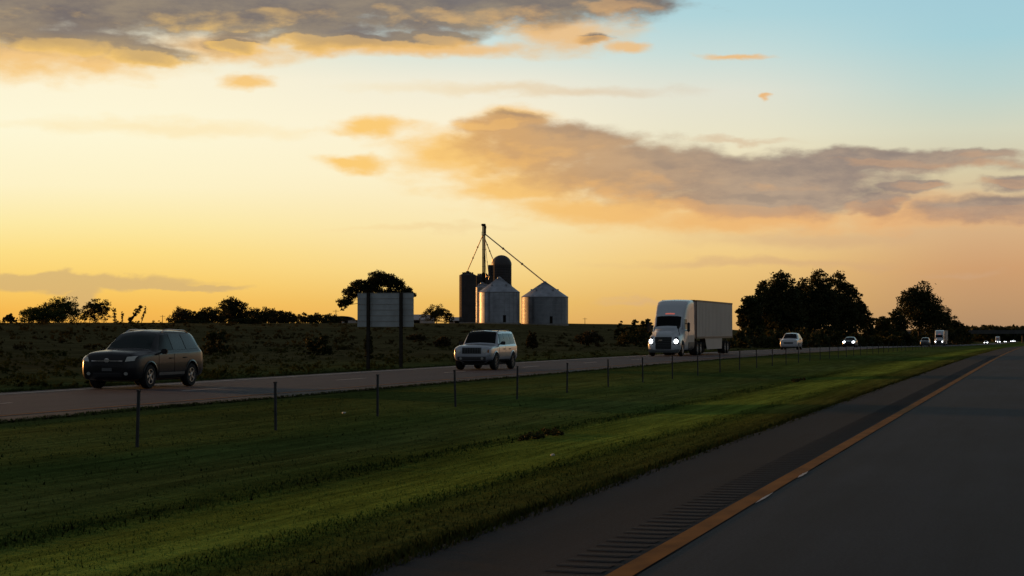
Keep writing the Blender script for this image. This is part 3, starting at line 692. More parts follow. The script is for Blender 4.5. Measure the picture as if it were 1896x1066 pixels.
WS = metal_wave('white_siding', (.62, .56, .52), .4, 'X', .6, 0.1); WR = mat('pale_roof', (.48, .42, .40), .5, .3, vary=.15)
shed(782, 545, 44, 592, 582, 9, 'low pale shed between the sign and the small bent tree', WS, WR)
shed(862, 560, 58, 594, 587, 8, 'long low pale shed beside the foot of the tall dark bins', WS, WR)
shed(648, 480, 26, 602, 599, 6, 'very low pale shed at the lower left corner of the sign', WS, WR)
shed(636, 520, 40, 596, 585, 10, 'dark shed with a rounded roof on the skyline left of the sign', STEEL, STEEL, True)
def pole(px, z, top, label, arm=True):
    x, y, g = basez(px, z); h = EYE + (612 - top) / F * z - g; t = thing('utility_pole', label, 'pole', (x, y, g), HDG, 'faint distant poles')
    bm = bmesh.new(); tube(bm, (0, 0, -.3), (0, 0, h), .14, .09); obj('mast', bm, BARK, t)
    bm = bmesh.new(); box(bm, 0, .12, h - .5, 2.0, .1, .12); obj('crossarm', bm, BARK, t)
pole(622, 600, 573, 'thin pole rising above the domed shed'); pole(301, 700, 583, 'faint pole on the skyline above the dark grey car roof rear'); pole(1083, 800, 588, 'faint pole on the open field skyline right of the large bin')

# ------------------------------------------------------------------ sign back
ZS = 96.5; x, y = at(714, ZS); y_s = y; g = ground(x, y); k = ZS / F
t = thing('road_sign', 'large road sign seen from its plain plank back on two dark posts', 'road sign', (x, y, g), 0)
top = EYE + (612 - 542) * k - g; bot = EYE + (612 - 605) * k - g
# width perpendicular to the road; pixel columns 662 and 766
def latAtY(px): a = HDG - math.atan((px - 948) / F); return -y * math.tan(a)
xa, xb = latAtY(662) - x, latAtY(766) - x; nP = 6; hP = (top - bot) / nP
bm = bmesh.new()
for i in range(nP): box(bm, (xa + xb) / 2, 0, bot + hP * (i + .5), xb - xa, .035, hP - .012, .006)
obj('panel', bm, mat('sign_back_aluminium', (.46, .50, .52), .55, .35, vary=.18, vscale=1.5), t)
bm = bmesh.new()
for i in range(nP + 1): box(bm, (xa + xb) / 2, -.03, min(top - .01, max(bot + .01, bot + hP * i)), xb - xa - .02, .02, .02)
obj('stiffener', bm, mat('sign_rail', (.34, .35, .35), .5, .5), t)
for px in (683.5, 744):
    xx = latAtY(px) - x; bm = bmesh.new(); w_ = .15
    box(bm, xx, -.06, (top + .02 - .4) / 2, w_, .012, top + .42); box(bm, xx, -.20, (top + .02 - .4) / 2, w_, .012, top + .42); box(bm, xx, -.13, (top + .02 - .4) / 2, .012, .128, top + .42)
    obj('post', bm, mat('sign_post_rust', (.035, .028, .022), .8, .3, vary=.3), t)

# ------------------------------------------------------------------ median barrier posts
PM = mat('post_steel', (.035, .037, .042), .8, .0, vary=.3)
words = ['leftmost and nearest', 'second', 'third', 'fourth', 'fifth', 'sixth', 'seventh', 'eighth', 'ninth', 'tenth']
bm = bmesh.new(); box(bm, 0, 0, .40, .040, .050, .90, .006); post_me = obj('barrier_post', bm, PM)
bm = bmesh.new(); box(bm, 0, 0, .865, .055, .065, .03, .006); cap = obj('cap', bm, PM, post_me)
for i in range(58):
    yy = 25.6 + 5.32 * i; o = post_me if i == 0 else copy_tree(post_me)
    o.location = (-13.4, yy, ground(-13.4, yy)); o.rotation_euler = (R(random.uniform(-1.2, 1.2)), R(random.uniform(-1.5, 1.5)), 0)
    if i < 10: lb = words[i] + (' barrier post from the left in the median row' if i else ' thin dark barrier post of the median row')
    else: lb = 'thin dark barrier post far along the median row, past the front of the semi truck'
    tag(o, lb, 'post', 'barrier posts along the median')

# ------------------------------------------------------------------ overpass
x0, y0 = -90, 1240; zr = prof(y0); t = thing('overpass', 'low dark concrete bridge crossing the road in the far distance', 'bridge', (0, y0, zr), 0)
bm = bmesh.new(); box(bm, -12, 0, 6.6, 150, 12, 1.5, .05); obj('deck', bm, mat('bridge_concrete', (.07, .07, .07), .8, vary=.2, vscale=.3), t)
for sy in (-5.8, 5.8): bm = bmesh.new(); box(bm, -12, sy, 7.85, 150, .3, .95, .03); obj('parapet', bm, MATS['bridge_concrete'], t)
for xx in (-12.5,):
    for dy_ in (-4, 0, 4): bm = bmesh.new(); tube(bm, (xx, dy_, -1), (xx, dy_, 5.9), .5, n=12); obj('pier', bm, MATS['bridge_concrete'], t)
for s, xc in ((-1, -62), (1, 38)):
    bm = bmesh.new(); v = [bm.verts.new(p) for p in [(xc - s * 22, -7, -.5), (xc - s * 22, 7, -.5), (xc, -7, 6.0), (xc, 7, 6.0), (xc + s * 60, -7, 6.0), (xc + s * 60, 7, 6.0), (xc + s * 60, -12, -.5), (xc + s * 60, 12, -.5)]]
    for f in ((0, 2, 3, 1), (2, 4, 5, 3), (0, 6, 4, 2), (1, 3, 5, 7), (4, 6, 7, 5), (0, 1, 7, 6)): bm.faces.new([v[i] for i in f])
    obj('embankment', bm, gm, t)

# ------------------------------------------------------------------ vehicles
def chaikin(p, it=2):
    for _ in range(it):
        q = [p[0]]
        for a, b_ in zip(p, p[1:]): q += [(a[0] * .75 + b_[0] * .25, a[1] * .75 + b_[1] * .25), (a[0] * .25 + b_[0] * .75, a[1] * .25 + b_[1] * .75)]
        q.append(p[-1]); p = q
    return p
def pchip(X, Y):
    X = np.array(X, float); Y = np.array(Y, float); h = np.diff(X); d = np.diff(Y) / h; m_ = np.zeros(len(X))
    for i in range(1, len(X) - 1):
        if d[i - 1] * d[i] > 0: w1 = 2 * h[i] + h[i - 1]; w2 = h[i] + 2 * h[i - 1]; m_[i] = (w1 + w2) / (w1 / d[i - 1] + w2 / d[i])
    m_[0] = d[0]; m_[-1] = d[-1]
    def f(x):
        x = min(max(x, X[0]), X[-1]); i = min(len(X) - 2, max(0, int(np.searchsorted(X, x) - 1))); t_ = (x - X[i]) / h[i]
        return float((2 * t_**3 - 3 * t_**2 + 1) * Y[i] + (t_**3 - 2 * t_**2 + t_) * h[i] * m_[i] + (-2 * t_**3 + 3 * t_**2) * Y[i + 1] + (t_**3 - t_**2) * h[i] * m_[i + 1])
    return f
class Shell:
    """vehicle body: sections along y; columns y, zb, zbelt, ztop, hb, hm, hbelt, htop"""
    def __init__(s, rows, rr=.09, it=2, crown=.02):
        c = list(zip(*rows)); s.y0, s.y1 = c[0][0], c[0][-1]; s.f = [pchip(c[0], c[i]) for i in range(1, 8)]; s.rr = rr; s.it = it; s.rows = rows; s.crown = crown
    def sec(s, y):
        zb, zbelt, zt, hb, hm, hbelt, ht = [f(y) for f in s.f]; r = min(s.rr, (zt - zb) * .2); zbelt = min(zbelt, zt - r - .03)
        p = [(hb - .14, zb), (hb, zb + .09), (hm, zb + .5 * (zbelt - zb)), (hbelt + .01, zbelt - .05), (hbelt - .02, zbelt), (ht, zt - r), (ht - .11, zt - .012)]
        p = [(0, zb)] + p + [(0, zt + s.crown)]; return chaikin([(max(0, a), b_) for a, b_ in p], s.it)
    def mesh(s, n=70):
        bm = bmesh.new(); ys = sorted(set([s.y0 + (s.y1 - s.y0) * i / n for i in range(n + 1)] + [r[0] for r in s.rows])); rings = []
        for y in ys:
            sc_ = s.sec(y); ring = [bm.verts.new((a, y, z)) for a, z in sc_] + [bm.verts.new((-a, y, z)) for a, z in reversed(sc_[1:-1])]; rings.append(ring)
        for a, b_ in zip(rings, rings[1:]):
            m_ = len(a)
            for i in range(m_): bm.faces.new((a[i], a[(i + 1) % m_], b_[(i + 1) % m_], b_[i]))
        bm.faces.new(rings[0]); bm.faces.new(rings[-1]); bmesh.ops.remove_doubles(bm, verts=bm.verts, dist=1e-5); return bm
    def hw(s, y, z):
        p = s.sec(y)
        if z < p[0][1] or z > p[-1][1]: return -1
        for a, b_ in zip(p, p[1:]):
            if a[1] <= z <= b_[1] and b_[1] > a[1]: return a[0] + (b_[0] - a[0]) * (z - a[1]) / (b_[1] - a[1])
        return -1
    def top(s, x, y):
        p = s.sec(y)[::-1]; x = abs(x)
        for a, b_ in zip(p, p[1:]):
            if a[0] <= x <= b_[0] and b_[0] > a[0]: return a[1] + (b_[1] - a[1]) * (x - a[0]) / (b_[0] - a[0])
        return p[len(p) // 2][1]
    def front(s, x, z, rear=False):
        a, b_ = (s.y1, s.y1 - 1.2) if rear else (s.y0, s.y0 + 1.4); n = 50
        for i in range(n + 1):
            y = a + (b_ - a) * i / n
            if s.hw(y, z) >= abs(x):
                if i == 0: return y
                lo, hi = a + (b_ - a) * (i - 1) / n, y
                for _ in range(12):
                    md = (lo + hi) / 2
                    if s.hw(md, z) >= abs(x): hi = md
                    else: lo = md
                return hi
        return b_
    def patch(s, kind, corners, off=.012, n=8, m_=8, disc=False, thick=.03, side=1):
        bm = bmesh.new(); G = []; I = []
        def P_(u, v):
            if disc:
                cx, cz, rx, rz = corners; a = v * 2 * math.pi; x_, z_ = cx + rx * u * math.cos(a), cz + rz * u * math.sin(a)
            else:
                c = corners; x_ = (c[0][0] * (1 - u) + c[1][0] * u) * (1 - v) + (c[3][0] * (1 - u) + c[2][0] * u) * v; z_ = (c[0][1] * (1 - u) + c[1][1] * u) * (1 - v) + (c[3][1] * (1 - u) + c[2][1] * u) * v
            return x_, z_
        for j in range(m_ + 1):
            ga_, ia_ = [], []
            for i in range(n + 1):
                u, v = i / n, j / m_
                if disc: u = max(.02, u)
                p, q = P_(u, v)
                if kind == 'side': xx = s.hw(p, q); o1 = ((xx + off) * side, p, q); o2 = ((xx - thick) * side, p, q)
                elif kind == 'top': z_ = s.top(p, q); o1 = (p, q, z_ + off); o2 = (p, q, z_ - thick)
                elif kind == 'front': y_ = s.front(p, q); o1 = (p, y_ - off, q); o2 = (p, y_ + thick, q)
                else: y_ = s.front(p, q, True); o1 = (p, y_ + off, q); o2 = (p, y_ - thick, q)
                ga_.append(bm.verts.new(o1)); ia_.append(bm.verts.new(o2))
            G.append(ga_); I.append(ia_)
        for j in range(m_):
            for i in range(n):
                bm.faces.new((G[j][i], G[j][i + 1], G[j + 1][i + 1], G[j + 1][i])); bm.faces.new((I[j][i], I[j + 1][i], I[j + 1][i + 1], I[j][i + 1]))
        if not disc:
            for j in range(m_):
                for i in (0, n): bm.faces.new((G[j][i], G[j + 1][i], I[j + 1][i], I[j][i]))
        for i in range(n):
            for j in ((0, m_) if not disc else ()): bm.faces.new((G[j][i], I[j][i], I[j][i + 1], G[j][i + 1]))
        if disc:
            for j in range(m_): bm.faces.new((G[j][n], G[j + 1][n], I[j + 1][n], I[j][n]))
            bmesh.ops.remove_doubles(bm, verts=bm.verts, dist=1e-4)
        return bm
def boolean_cut(o, cutter):
    md = o.modifiers.new('cut', 'BOOLEAN'); md.operation = 'DIFFERENCE'; md.object = cutter; md.solver = 'EXACT'
    dg = bpy.context.evaluated_depsgraph_get(); me = bpy.data.meshes.new_from_object(o.evaluated_get(dg)); o.modifiers.clear(); o.data = me
    bpy.data.objects.remove(cutter)
TYRE = mat('tyre_rubber', (.012, .012, .013), .85); GLASS = mat('dark_glass', (.005, .006, .007), .12, 0, .12)
GLASSG = mat('tinted_glass', (.006, .016, .015), .1, 0, .2)
ALLOY = mat('alloy', (.55, .54, .52), .3, .85); PLAST = mat('black_plastic', (.018, .018, .02), .6); CHROME = mat('chrome', (.6, .6, .6), .18, 1.)
LENS = mat('headlight_lens', (.55, .55, .5), .12, .2, .8, coat=.5); REDL = mat('tail_lens', (.25, .012, .01), .2)
LIT = mat('headlight_lit', (.9, .9, .9), .3, emit=(.93, .96, 1.0), estr=9); RED_GLOW = mat('red_strip_glow', (.8, .2, .12), .4, emit=(1., .22, .16), estr=.35)
def wheel(parent, x, y, r, w, side, rim_m=ALLOY, dual=False, spokes=5, rimr=.62):
    e = bpy.data.objects.new('wheel', None); COL.objects.link(e); e.parent = parent; e.location = (x, y, r); e.empty_display_size = .1
    bm = bmesh.new(); lathe(bm, [(r * .55, -w / 2), (r * .93, -w / 2), (r, -w * .32), (r, w * .32), (r * .93, w / 2), (r * .62, w / 2), (r * .58, w * .3)], 36, 'X'); obj('tyre', bm, TYRE, e, True)
    bm = bmesh.new(); s = side
    prof_ = [(r * rimr, w * .30), (r * rimr, w * .48), (r * (rimr - .05), w * .48), (r * (rimr - .08), w * .25)]
    lathe(bm, [(a, b_ * s) for a, b_ in prof_], 36, 'X')
    for k in range(spokes):
        a = 2 * math.pi * k / spokes + .3; d = Vector((0, math.cos(a), math.sin(a)))
        vs_ = box(bm, s * w * .37, 0, r * .33, w * .10, r * .2, r * .56, .01); mt = Matrix.Rotation(a, 4, 'X')
        for v in vs_: v.co = mt @ v.co
    lathe(bm, [(r * .16, s * w * .25), (r * .16, s * w * .46), (r * .1, s * w * .5)], 16, 'X')
    obj('rim', bm, rim_m, e, False)
    return e
def mirror(parent, x, y, z, m_, sx=.20, sz=.16, tall=False):
    s = 1 if x > 0 else -1; bm = bmesh.new(); box(bm, x + s * .12, y, z, sx, .12, sz, .03); tube(bm, (x - s * .05, y, z - .05), (x + s * .1, y, z), .03, n=6); obj('mirror', bm, m_, parent, True)
def car(root, S, paint_, wh, wr, ww, track, spec):
    bodybm = S.mesh(); body = obj('body', bodybm, paint_, root, True)
    cb = bmesh.new()
    for yw in wh:
        tube(cb, (-2, yw, wr + .01), (-track + .16, yw, wr + .01), wr * 1.17, n=36); tube(cb, (2, yw, wr + .01), (track - .16, yw, wr + .01), wr * 1.17, n=36)
    boolean_cut(body, obj('cutter', cb, PLAST)); body.data.materials.clear(); body.data.materials.append(paint_)
    for p in body.data.polygons: p.material_index = 0; p.use_smooth = True
    try: body.data.set_sharp_from_angle(angle=R(35))
    except Exception: pass
    # wheel-arch liner + underbody so the body is not see-through
    for yw in wh:
        for s in (-1, 1): wheel(root, s * (track - ww / 2 + .02), yw, wr, ww, s, spec.get('rim', ALLOY), spokes=spec.get('spokes', 5))
        bm = bmesh.new()
        for s in (-1, 1):
            pr = []
            for i in range(15):
                a = math.pi * (i / 14) * 1.06 - .1; pr.append((math.cos(a), math.sin(a)))
            vi = []
            for (c_, s_) in pr:
                yy = yw + c_ * wr * 1.19; zz = wr + s_ * wr * 1.19; x_ = max(S.hw(yy, zz), .5)
                yo = yw + c_ * wr * 1.30; zo = wr + s_ * wr * 1.30; xo = max(S.hw(yo, zo), .5)
                vi.append([bm.verts.new((s * (x_ + .025), yy, zz)), bm.verts.new((s * (xo + .012), yo, zo)), bm.verts.new((s * (xo - .03), yo, zo)), bm.verts.new((s * (x_ - .04), yy, zz))])
            for a, b_ in zip(vi, vi[1:]):
                for i in range(4): bm.faces.new((a[i], a[(i + 1) % 4], b_[(i + 1) % 4], b_[i]))
            bm.faces.new(vi[0]); bm.faces.new(vi[-1])
        obj('wheel_arch', bm, spec.get('arch', paint_), root, True)
    ws = spec['windshield']; bm = S.patch('top', ws, .010, 14, 10, thick=.03); obj('windshield', bm, spec.get('glass', GLASS), root, True)
    for q in spec['side_windows']:
        for s in (-1, 1): obj('side_window', S.patch('side', q[0], .010, 8, 6, side=s), q[1], root, True)
    obj('rear_window', S.patch('top', spec['rear_window'], .010, 10, 8, thick=.03), GLASS, root, True)
    for q in spec['doors']:
        for s in (-1, 1):
            d = obj('door', S.patch('side', q, .008, 10, 10, side=s), paint_, root, True)
            yh = max(a for a, _ in q) - .2; zh = max(b_ for _, b_ in q) - .13; bm = bmesh.new(); box(bm, s * (S.hw(yh, zh) + .028), yh, zh, .035, .2, .035, .008); obj('handle', bm, spec.get('handle', paint_), d)
    for q in spec.get('trim', []):
        for s in (-1, 1): obj('side_trim', S.patch('side', q[0], .016, 12, 3, side=s), q[1], root, True)
    for q in spec['front']:
        nm, kind, c, m_, off = q[:5]
        if kind == 'mir':
            for s in (-1, 1): obj(nm, S.patch('front', [(a * s, b_) for a, b_ in c], off), m_, root, True)
        elif kind == 'disc':
            for s in (-1, 1): obj(nm, S.patch('front', (c[0] * s, c[1], c[2], c[3]), off, 4, 20, True), m_, root, True)
        elif kind == 'disc1': obj(nm, S.patch('front', c, off, 4, 20, True), m_, root, True)
        else: obj(nm, S.patch('front', c, off, 14, 8), m_, root, True)
    for q in spec.get('rear', []):
        for s in (-1, 1): obj('tail_light', S.patch('rear', [(a * s, b_) for a, b_ in q], .012), REDL, root, True)
    mx, my, mz = spec['mirror']
    for s in (-1, 1): mirror(root, s * mx, my, mz, spec.get('mirror_m', paint_))
    if 'rack' in spec:
        rx, ra, rb, rz_ = spec['rack']
        for s in (-1, 1):
            bm = bmesh.new(); n = 8; pts = [Vector((s * rx, ra + (rb - ra) * i / n, S.top(rx, ra + (rb - ra) * i / n) + (.055 if 0 < i < n else .0))) for i in range(n + 1)]
            for a, b_ in zip(pts, pts[1:]): tube(bm, a, b_, .018, n=6)
            obj('roof_rail', bm, spec.get('rack_m', PLAST), root, True)
        if spec.get('crossbar'):
            for yy in spec['crossbar']: bm = bmesh.new(); tube(bm, (-rx, yy, S.top(rx, yy) + .06), (rx, yy, S.top(rx, yy) + .06), .02, n=6); obj('roof_crossbar', bm, PLAST, root, True)
    bm = bmesh.new(); box(bm, 0, (wh[0] + wh[1]) / 2, .30, 1.2, wh[1] - wh[0] + .9, .16, .03)
    for yw in wh: tube(bm, (-track + .2, yw, wr), (track - .2, yw, wr), .06)
    obj('underbody', bm, PLAST, root)
    return root
# y, zb, zbelt, ztop, hb, hm, hbelt, htop
SUV = Shell([(-2.39, .46, .74, .90, .58, .66, .62, .54), (-2.35, .34, .86, 1.03, .76, .82, .78, .68), (-2.24, .27, .95, 1.10, .88, .90, .87, .76), (-1.95, .25, 1.02, 1.145, .915, .94, .91, .80), (-1.5, .25, 1.06, 1.175, .925, .95, .925, .82),
             (-1.12, .25, 1.08, 1.20, .93, .955, .93, .82), (-.75, .25, 1.09, 1.46, .93, .955, .93, .75), (-.38, .25, 1.10, 1.68, .93, .955, .93, .69), (-.15, .25, 1.10, 1.74, .93, .955, .93, .68), (.4, .25, 1.11, 1.775, .93, .955, .93, .67),
             (1.2, .25, 1.12, 1.765, .93, .955, .93, .66), (1.80, .27, 1.14, 1.735, .925, .95, .92, .65), (2.05, .28, 1.15, 1.68, .92, .945, .91, .64), (2.17, .30, 1.14, 1.45, .90, .93, .89, .67), (2.30, .33, 1.08, 1.20, .87, .90, .86, .70), (2.37, .38, .96, 1.08, .78, .84, .78, .64), (2.39, .44, .90, 1.0, .68, .74, .70, .58)])
GREYP = mat('dark_grey_paint', (.016, .016, .018), .30, .1, .3, coat=.28)
t = thing('suv', 'dark grey family car nearest the camera on the oncoming road', 'car')
car(t, SUV, GREYP, (-1.42, 1.38), .37, .235, .93, dict(
    windshield=[(-.73, -1.06), (.73, -1.06), (.60, -.36), (-.60, -.36)], rear_window=[(-.58, 2.07), (.58, 2.07), (.62, 2.24), (-.62, 2.24)], glass=GLASSG,
    side_windows=[([(-.76, 1.16), (.12, 1.16), (.12, 1.65), (-.30, 1.62)], GLASSG), ([(.18, 1.16), (1.02, 1.17), (.98, 1.65), (.18, 1.655)], mat('privacy_glass', (.022, .022, .024), .2, 0, .4)), ([(1.09, 1.175), (1.92, 1.20), (1.80, 1.61), (1.05, 1.65)], MATS['privacy_glass'])],
    doors=[[(-.90, .42), (.14, .42), (.14, 1.04), (-.86, 1.02)], [(.17, .42), (.92, .42), (1.08, 1.05), (.17, 1.04)]],
    trim=[([(-.86, .40), (.86, .40), (.86, .48), (-.86, .48)], mat('trim_grey', (.25, .24, .23), .4, .4))], handle=PLAST,
    front=[('grille', 'quad', [(-.50, .72), (.50, .72), (.62, 1.0), (-.62, 1.0)], PLAST, .008), ('grille_bar', 'quad', [(-.5, .84), (.5, .84), (.52, .865), (-.52, .865)], CHROME, .016), ('badge', 'disc1', (0, .87, .09, .06), CHROME, .024),
           ('headlight', 'mir', [(.60, .83), (.86, .86), (.87, 1.0), (.65, .975)], LENS, .018), ('fog_lamp', 'disc', (.62, .47, .06, .05), LENS, .012), ('lower_intake', 'quad', [(-.5, .38), (.5, .38), (.46, .5), (-.46, .5)], PLAST, .008), ('licence_plate', 'quad', [(-.16, .55), (.16, .55), (.16, .64), (-.16, .64)], mat('plate', (.12, .12, .12), .5), .022)],
    rear=[[(.62, .95), (.80, .95), (.78, 1.1), (.60, 1.1)]], mirror=(.93, -.72, 1.12), rack=(.6, -.1, 1.75, 1.7), rack_m=CHROME, mirror_m=GREYP))
XS, YS = atlat(268, 26.9); t.location = (XS, YS, prof_s(YS) + .001)
JP = Shell([(-2.24, .52, .72, .90, .56, .62, .62, .54), (-2.21, .42, .86, .98, .72, .78, .76, .66), (-2.12, .40, .96, 1.07, .82, .85, .83, .74), (-1.85, .38, 1.03, 1.12, .86, .885, .86, .78), (-1.4, .36, 1.06, 1.15, .88, .90, .87, .80), (-.98, .36, 1.07, 1.17, .885, .905, .88, .80),
            (-.78, .36, 1.08, 1.40, .885, .905, .88, .76), (-.55, .36, 1.08, 1.66, .885, .905, .88, .71), (-.38, .36, 1.09, 1.735, .885, .905, .88, .70), (.3, .36, 1.09, 1.77, .885, .905, .88, .70), (1.3, .36, 1.10, 1.77, .885, .905, .88, .70), (1.9, .37, 1.11, 1.745, .88, .90, .875, .69), (2.05, .38, 1.11, 1.66, .87, .89, .86, .69), (2.18, .42, 1.08, 1.2, .84, .86, .83, .68), (2.24, .48, .98, 1.08, .76, .8, .76, .62)], rr=.07)
SILP = mat('silver_paint', (.46, .49, .54), .3, .4, .5, coat=.7)
t = thing('suv', 'boxy pale silver car with an upright slotted grille ahead of the semi truck', 'car')
slots = [('grille_slot', 'quad', [(-.40 + .118 * i, .76), (-.40 + .118 * i + .075, .76), (-.40 + .118 * i + .075, .99), (-.40 + .118 * i, .99)], PLAST, .022) for i in range(7)]
car(t, JP, SILP, (-1.36, 1.33), .375, .25, .90, dict(
    windshield=[(-.72, -.93), (.72, -.93), (.64, -.44), (-.64, -.44)], rear_window=[(-.6, 2.06), (.6, 2.06), (.62, 2.17), (-.62, 2.17)],
    side_windows=[([(-.66, 1.13), (.10, 1.13), (.10, 1.63), (-.44, 1.62)], GLASS), ([(.18, 1.13), (.98, 1.14), (.98, 1.64), (.18, 1.64)], GLASS), ([(1.08, 1.15), (1.86, 1.16), (1.84, 1.62), (1.08, 1.64)], GLASS)],
    doors=[[(-.84, .50), (.12, .50), (.12, 1.06), (-.84, 1.05)], [(.15, .50), (.86, .50), (1.0, 1.06), (.15, 1.06)]], trim=[([(-.84, .62), (.84, .62), (.84, .69), (-.84, .69)], SILP), ([(-.84, .38), (.84, .38), (.84, .47), (-.84, .47)], PLAST)], handle=PLAST,
    front=[('grille', 'quad', [(-.45, .73), (.45, .73), (.45, 1.01), (-.45, 1.01)], mat('grille_dark', (.06, .07, .07), .5), .010)] + slots + [('headlight', 'disc', (.60, .86, .105, .105), LENS, .024), ('bumper', 'quad', [(-.66, .44), (.66, .44), (.66, .60), (-.66, .60)], mat('bumper_dark', (.05, .048, .048), .55), .03),
           ('fog_lamp', 'disc', (.5, .52, .06, .06), LENS, .045), ('indicator', 'mir', [(.74, .78), (.80, .78), (.80, .92), (.74, .92)], mat('amber', (.4, .14, .02), .3), .014)],
    rear=[[(.66, .9), (.80, .9), (.79, 1.1), (.66, 1.1)]], mirror=(.88, -.62, 1.2), mirror_m=PLAST, rack=(.62, -.25, 1.8, 1.7), arch=SILP, crossbar=(.1, 1.3), spokes=6, rim=mat('rim_grey', (.16, .16, .16), .4, .6)))  # rims in one plain grey, darker than the alloy
XJ, YJ = atlat(900, 24.5); t.location = (XJ, YJ, prof_s(YJ) + .001)
# far white and dark cars (same body family, own paint)
def farcar(px, lat, S, paint_, label, lights, sedan=False, group=None, lens_r=.11):  # raised lens_r builds headlight bloom into the lens size
    t = thing('suv' if not sedan else 'sedan', label, 'car', (0, 0, 0), 0, group)
    front = [('grille', 'quad', [(-.46, .64), (.46, .64), (.52, .80), (-.52, .80)], PLAST, .010), ('headlight', 'disc', (.64, .74 if sedan else .82, lens_r, lens_r * .8), LIT if lights else LENS, .03)]
    if not lights: front[1] = ('headlight', 'mir', [(.60, .83), (.86, .86), (.87, 1.0), (.65, .975)], LENS, .018)
    if sedan: d = dict(windshield=[(-.66, -.72), (.66, -.72), (.54, -.10), (-.54, -.10)], rear_window=[(-.54, 1.15), (.54, 1.15), (.62, 1.7), (-.62, 1.7)], side_windows=[([(-.45, .98), (.30, 1.0), (.30, 1.30), (-.05, 1.29)], GLASS), ([(.36, 1.0), (1.2, 1.02), (1.0, 1.28), (.36, 1.30)], GLASS)],
                       doors=[[(-.80, .35), (.32, .35), (.32, .93), (-.78, .90)], [(.35, .35), (.95, .35), (1.1, .93), (.35, .93)]], front=front, rear=[[(.55, .7), (.76, .7), (.74, .85), (.55, .85)]], mirror=(.86, -.45, 1.0))
    else: d = dict(windshield=[(-.73, -1.06), (.73, -1.06), (.60, -.36), (-.60, -.36)], rear_window=[(-.58, 2.07), (.58, 2.07), (.62, 2.24), (-.62, 2.24)], side_windows=[([(-.76, 1.16), (.12, 1.16), (.12, 1.65), (-.30, 1.62)], GLASS), ([(.18, 1.16), (1.02, 1.17), (.98, 1.65), (.18, 1.655)], GLASS), ([(1.09, 1.175), (1.92, 1.20), (1.80, 1.61), (1.05, 1.65)], GLASS)],
                   doors=[[(-.90, .42), (.14, .42), (.14, 1.04), (-.86, 1.02)], [(.17, .42), (.92, .42), (1.08, 1.05), (.17, 1.04)]], front=front, rear=[[(.62, .95), (.80, .95), (.78, 1.1), (.60, 1.1)]], mirror=(.93, -.72, 1.12), rack=(.6, -.1, 1.75, 1.7))
    car(t, S, paint_, (-1.40, 1.38), .36 if not sedan else .33, .22, .92 if not sedan else .88, d)
    x, y = atlat(px, lat); t.location = (x, y, prof_s(y) + .001); return t
SED = Shell([(-2.4, .42, .58, .68, .48, .56, .54, .46), (-2.34, .28, .66, .78, .66, .72, .70, .60), (-2.15, .22, .74, .86, .82, .85, .82, .70), (-1.6, .2, .82, .92, .87, .895, .87, .76), (-.82, .2, .90, 1.0, .88, .90, .88, .76), (-.45, .2, .92, 1.2, .88, .90, .88, .68), (-.08, .2, .93, 1.37, .88, .90, .88, .60), (.5, .2, .94, 1.44, .88, .90, .88, .59),
             (1.1, .2, .95, 1.38, .88, .90, .87, .58), (1.45, .21, .95, 1.18, .87, .89, .86, .64), (1.75, .22, .95, 1.04, .86, .88, .85, .70), (2.2, .26, .90, 1.0, .82, .85, .80, .70), (2.4, .4, .8, .9, .66, .72, .66, .56)], rr=.08)
WHP = mat('white_paint_car', (.62, .63, .66), .28, 0, .5, coat=.7); BLP = mat('black_paint_car', (.02, .02, .022), .3, .1, .5, coat=.7); GRP = mat('mid_grey_paint', (.16, .16, .17), .3, .4, coat=.6)
farcar(1465, 26.0, SUV, WHP, 'white car with unlit lamps behind the semi truck', False)
farcar(1574, 25.8, SED, BLP, 'small dark car with both headlights lit in front of the grove', True, True, lens_r=.17)
farcar(1713, 23.0, SUV, GRP, 'grey car with unlit lamps passing left of the distant semi truck', False)
GF = 'tiny far cars with headlights near the overpass'
fc = farcar(1825.5, 24.5, SED, BLP, 'nearest pair of tiny headlights left of the far traffic cluster', True, True, GF, .24)
for px, lat, lb in ((1849, 25.5, 'dim far car between the nearest headlight pair and the cluster'), (1861, 24.5, 'far car at the left of the headlight cluster under the bridge'), (1873, 23.0, 'far car with bright lamps at the centre of the headlight cluster'), (1885, 21.5, 'farthest car at the right end of the headlight cluster')):
    c = copy_tree(fc); x, y = atlat(px, lat); y = min(y, 1500); c.location = (x, y, prof_s(y) + .001); tag(c, lb, 'car', GF)

# semi truck --------------------------------------------------------------------
CAB = Shell([(0, .50, 1.05, 1.30, .62, .70, .66, .50), (.06, .42, 1.2, 1.52, .90, .98, .86, .60), (.25, .38, 1.38, 1.70, 1.10, 1.16, .98, .66), (.8, .38, 1.5, 1.84, 1.18, 1.20, 1.02, .78), (1.5, .38, 1.62, 1.98, 1.20, 1.20, 1.08, .90), (1.72, .40, 1.72, 2.08, 1.20, 1.20, 1.12, .98),
             (1.95, .40, 1.8, 2.48, 1.2, 1.21, 1.17, 1.02), (2.18, .40, 1.85, 2.88, 1.2, 1.22, 1.19, 1.05), (2.35, .40, 1.85, 3.02, 1.2, 1.22, 1.20, 1.06), (2.65, .40, 1.85, 3.35, 1.2, 1.22, 1.21, 1.08), (3.1, .40, 1.85, 3.72, 1.2, 1.22, 1.22, 1.12), (3.7, .40, 1.85, 3.95, 1.2, 1.23, 1.23, 1.16), (4.6, .40, 1.85, 4.04, 1.2, 1.24, 1.24, 1.20), (5.3, .45, 1.85, 4.06, 1.2, 1.24, 1.24, 1.21)], rr=.22, it=2, crown=.02)
TWH = mat('truck_white', (.58, .62, .66), .35, .0, .5, coat=.5); TRW = mat('trailer_white', (.47, .45, .44), .5, .0, vary=.07, vscale=.7)
TRD = mat('trailer_rail', (.10, .08, .075), .5, .4)
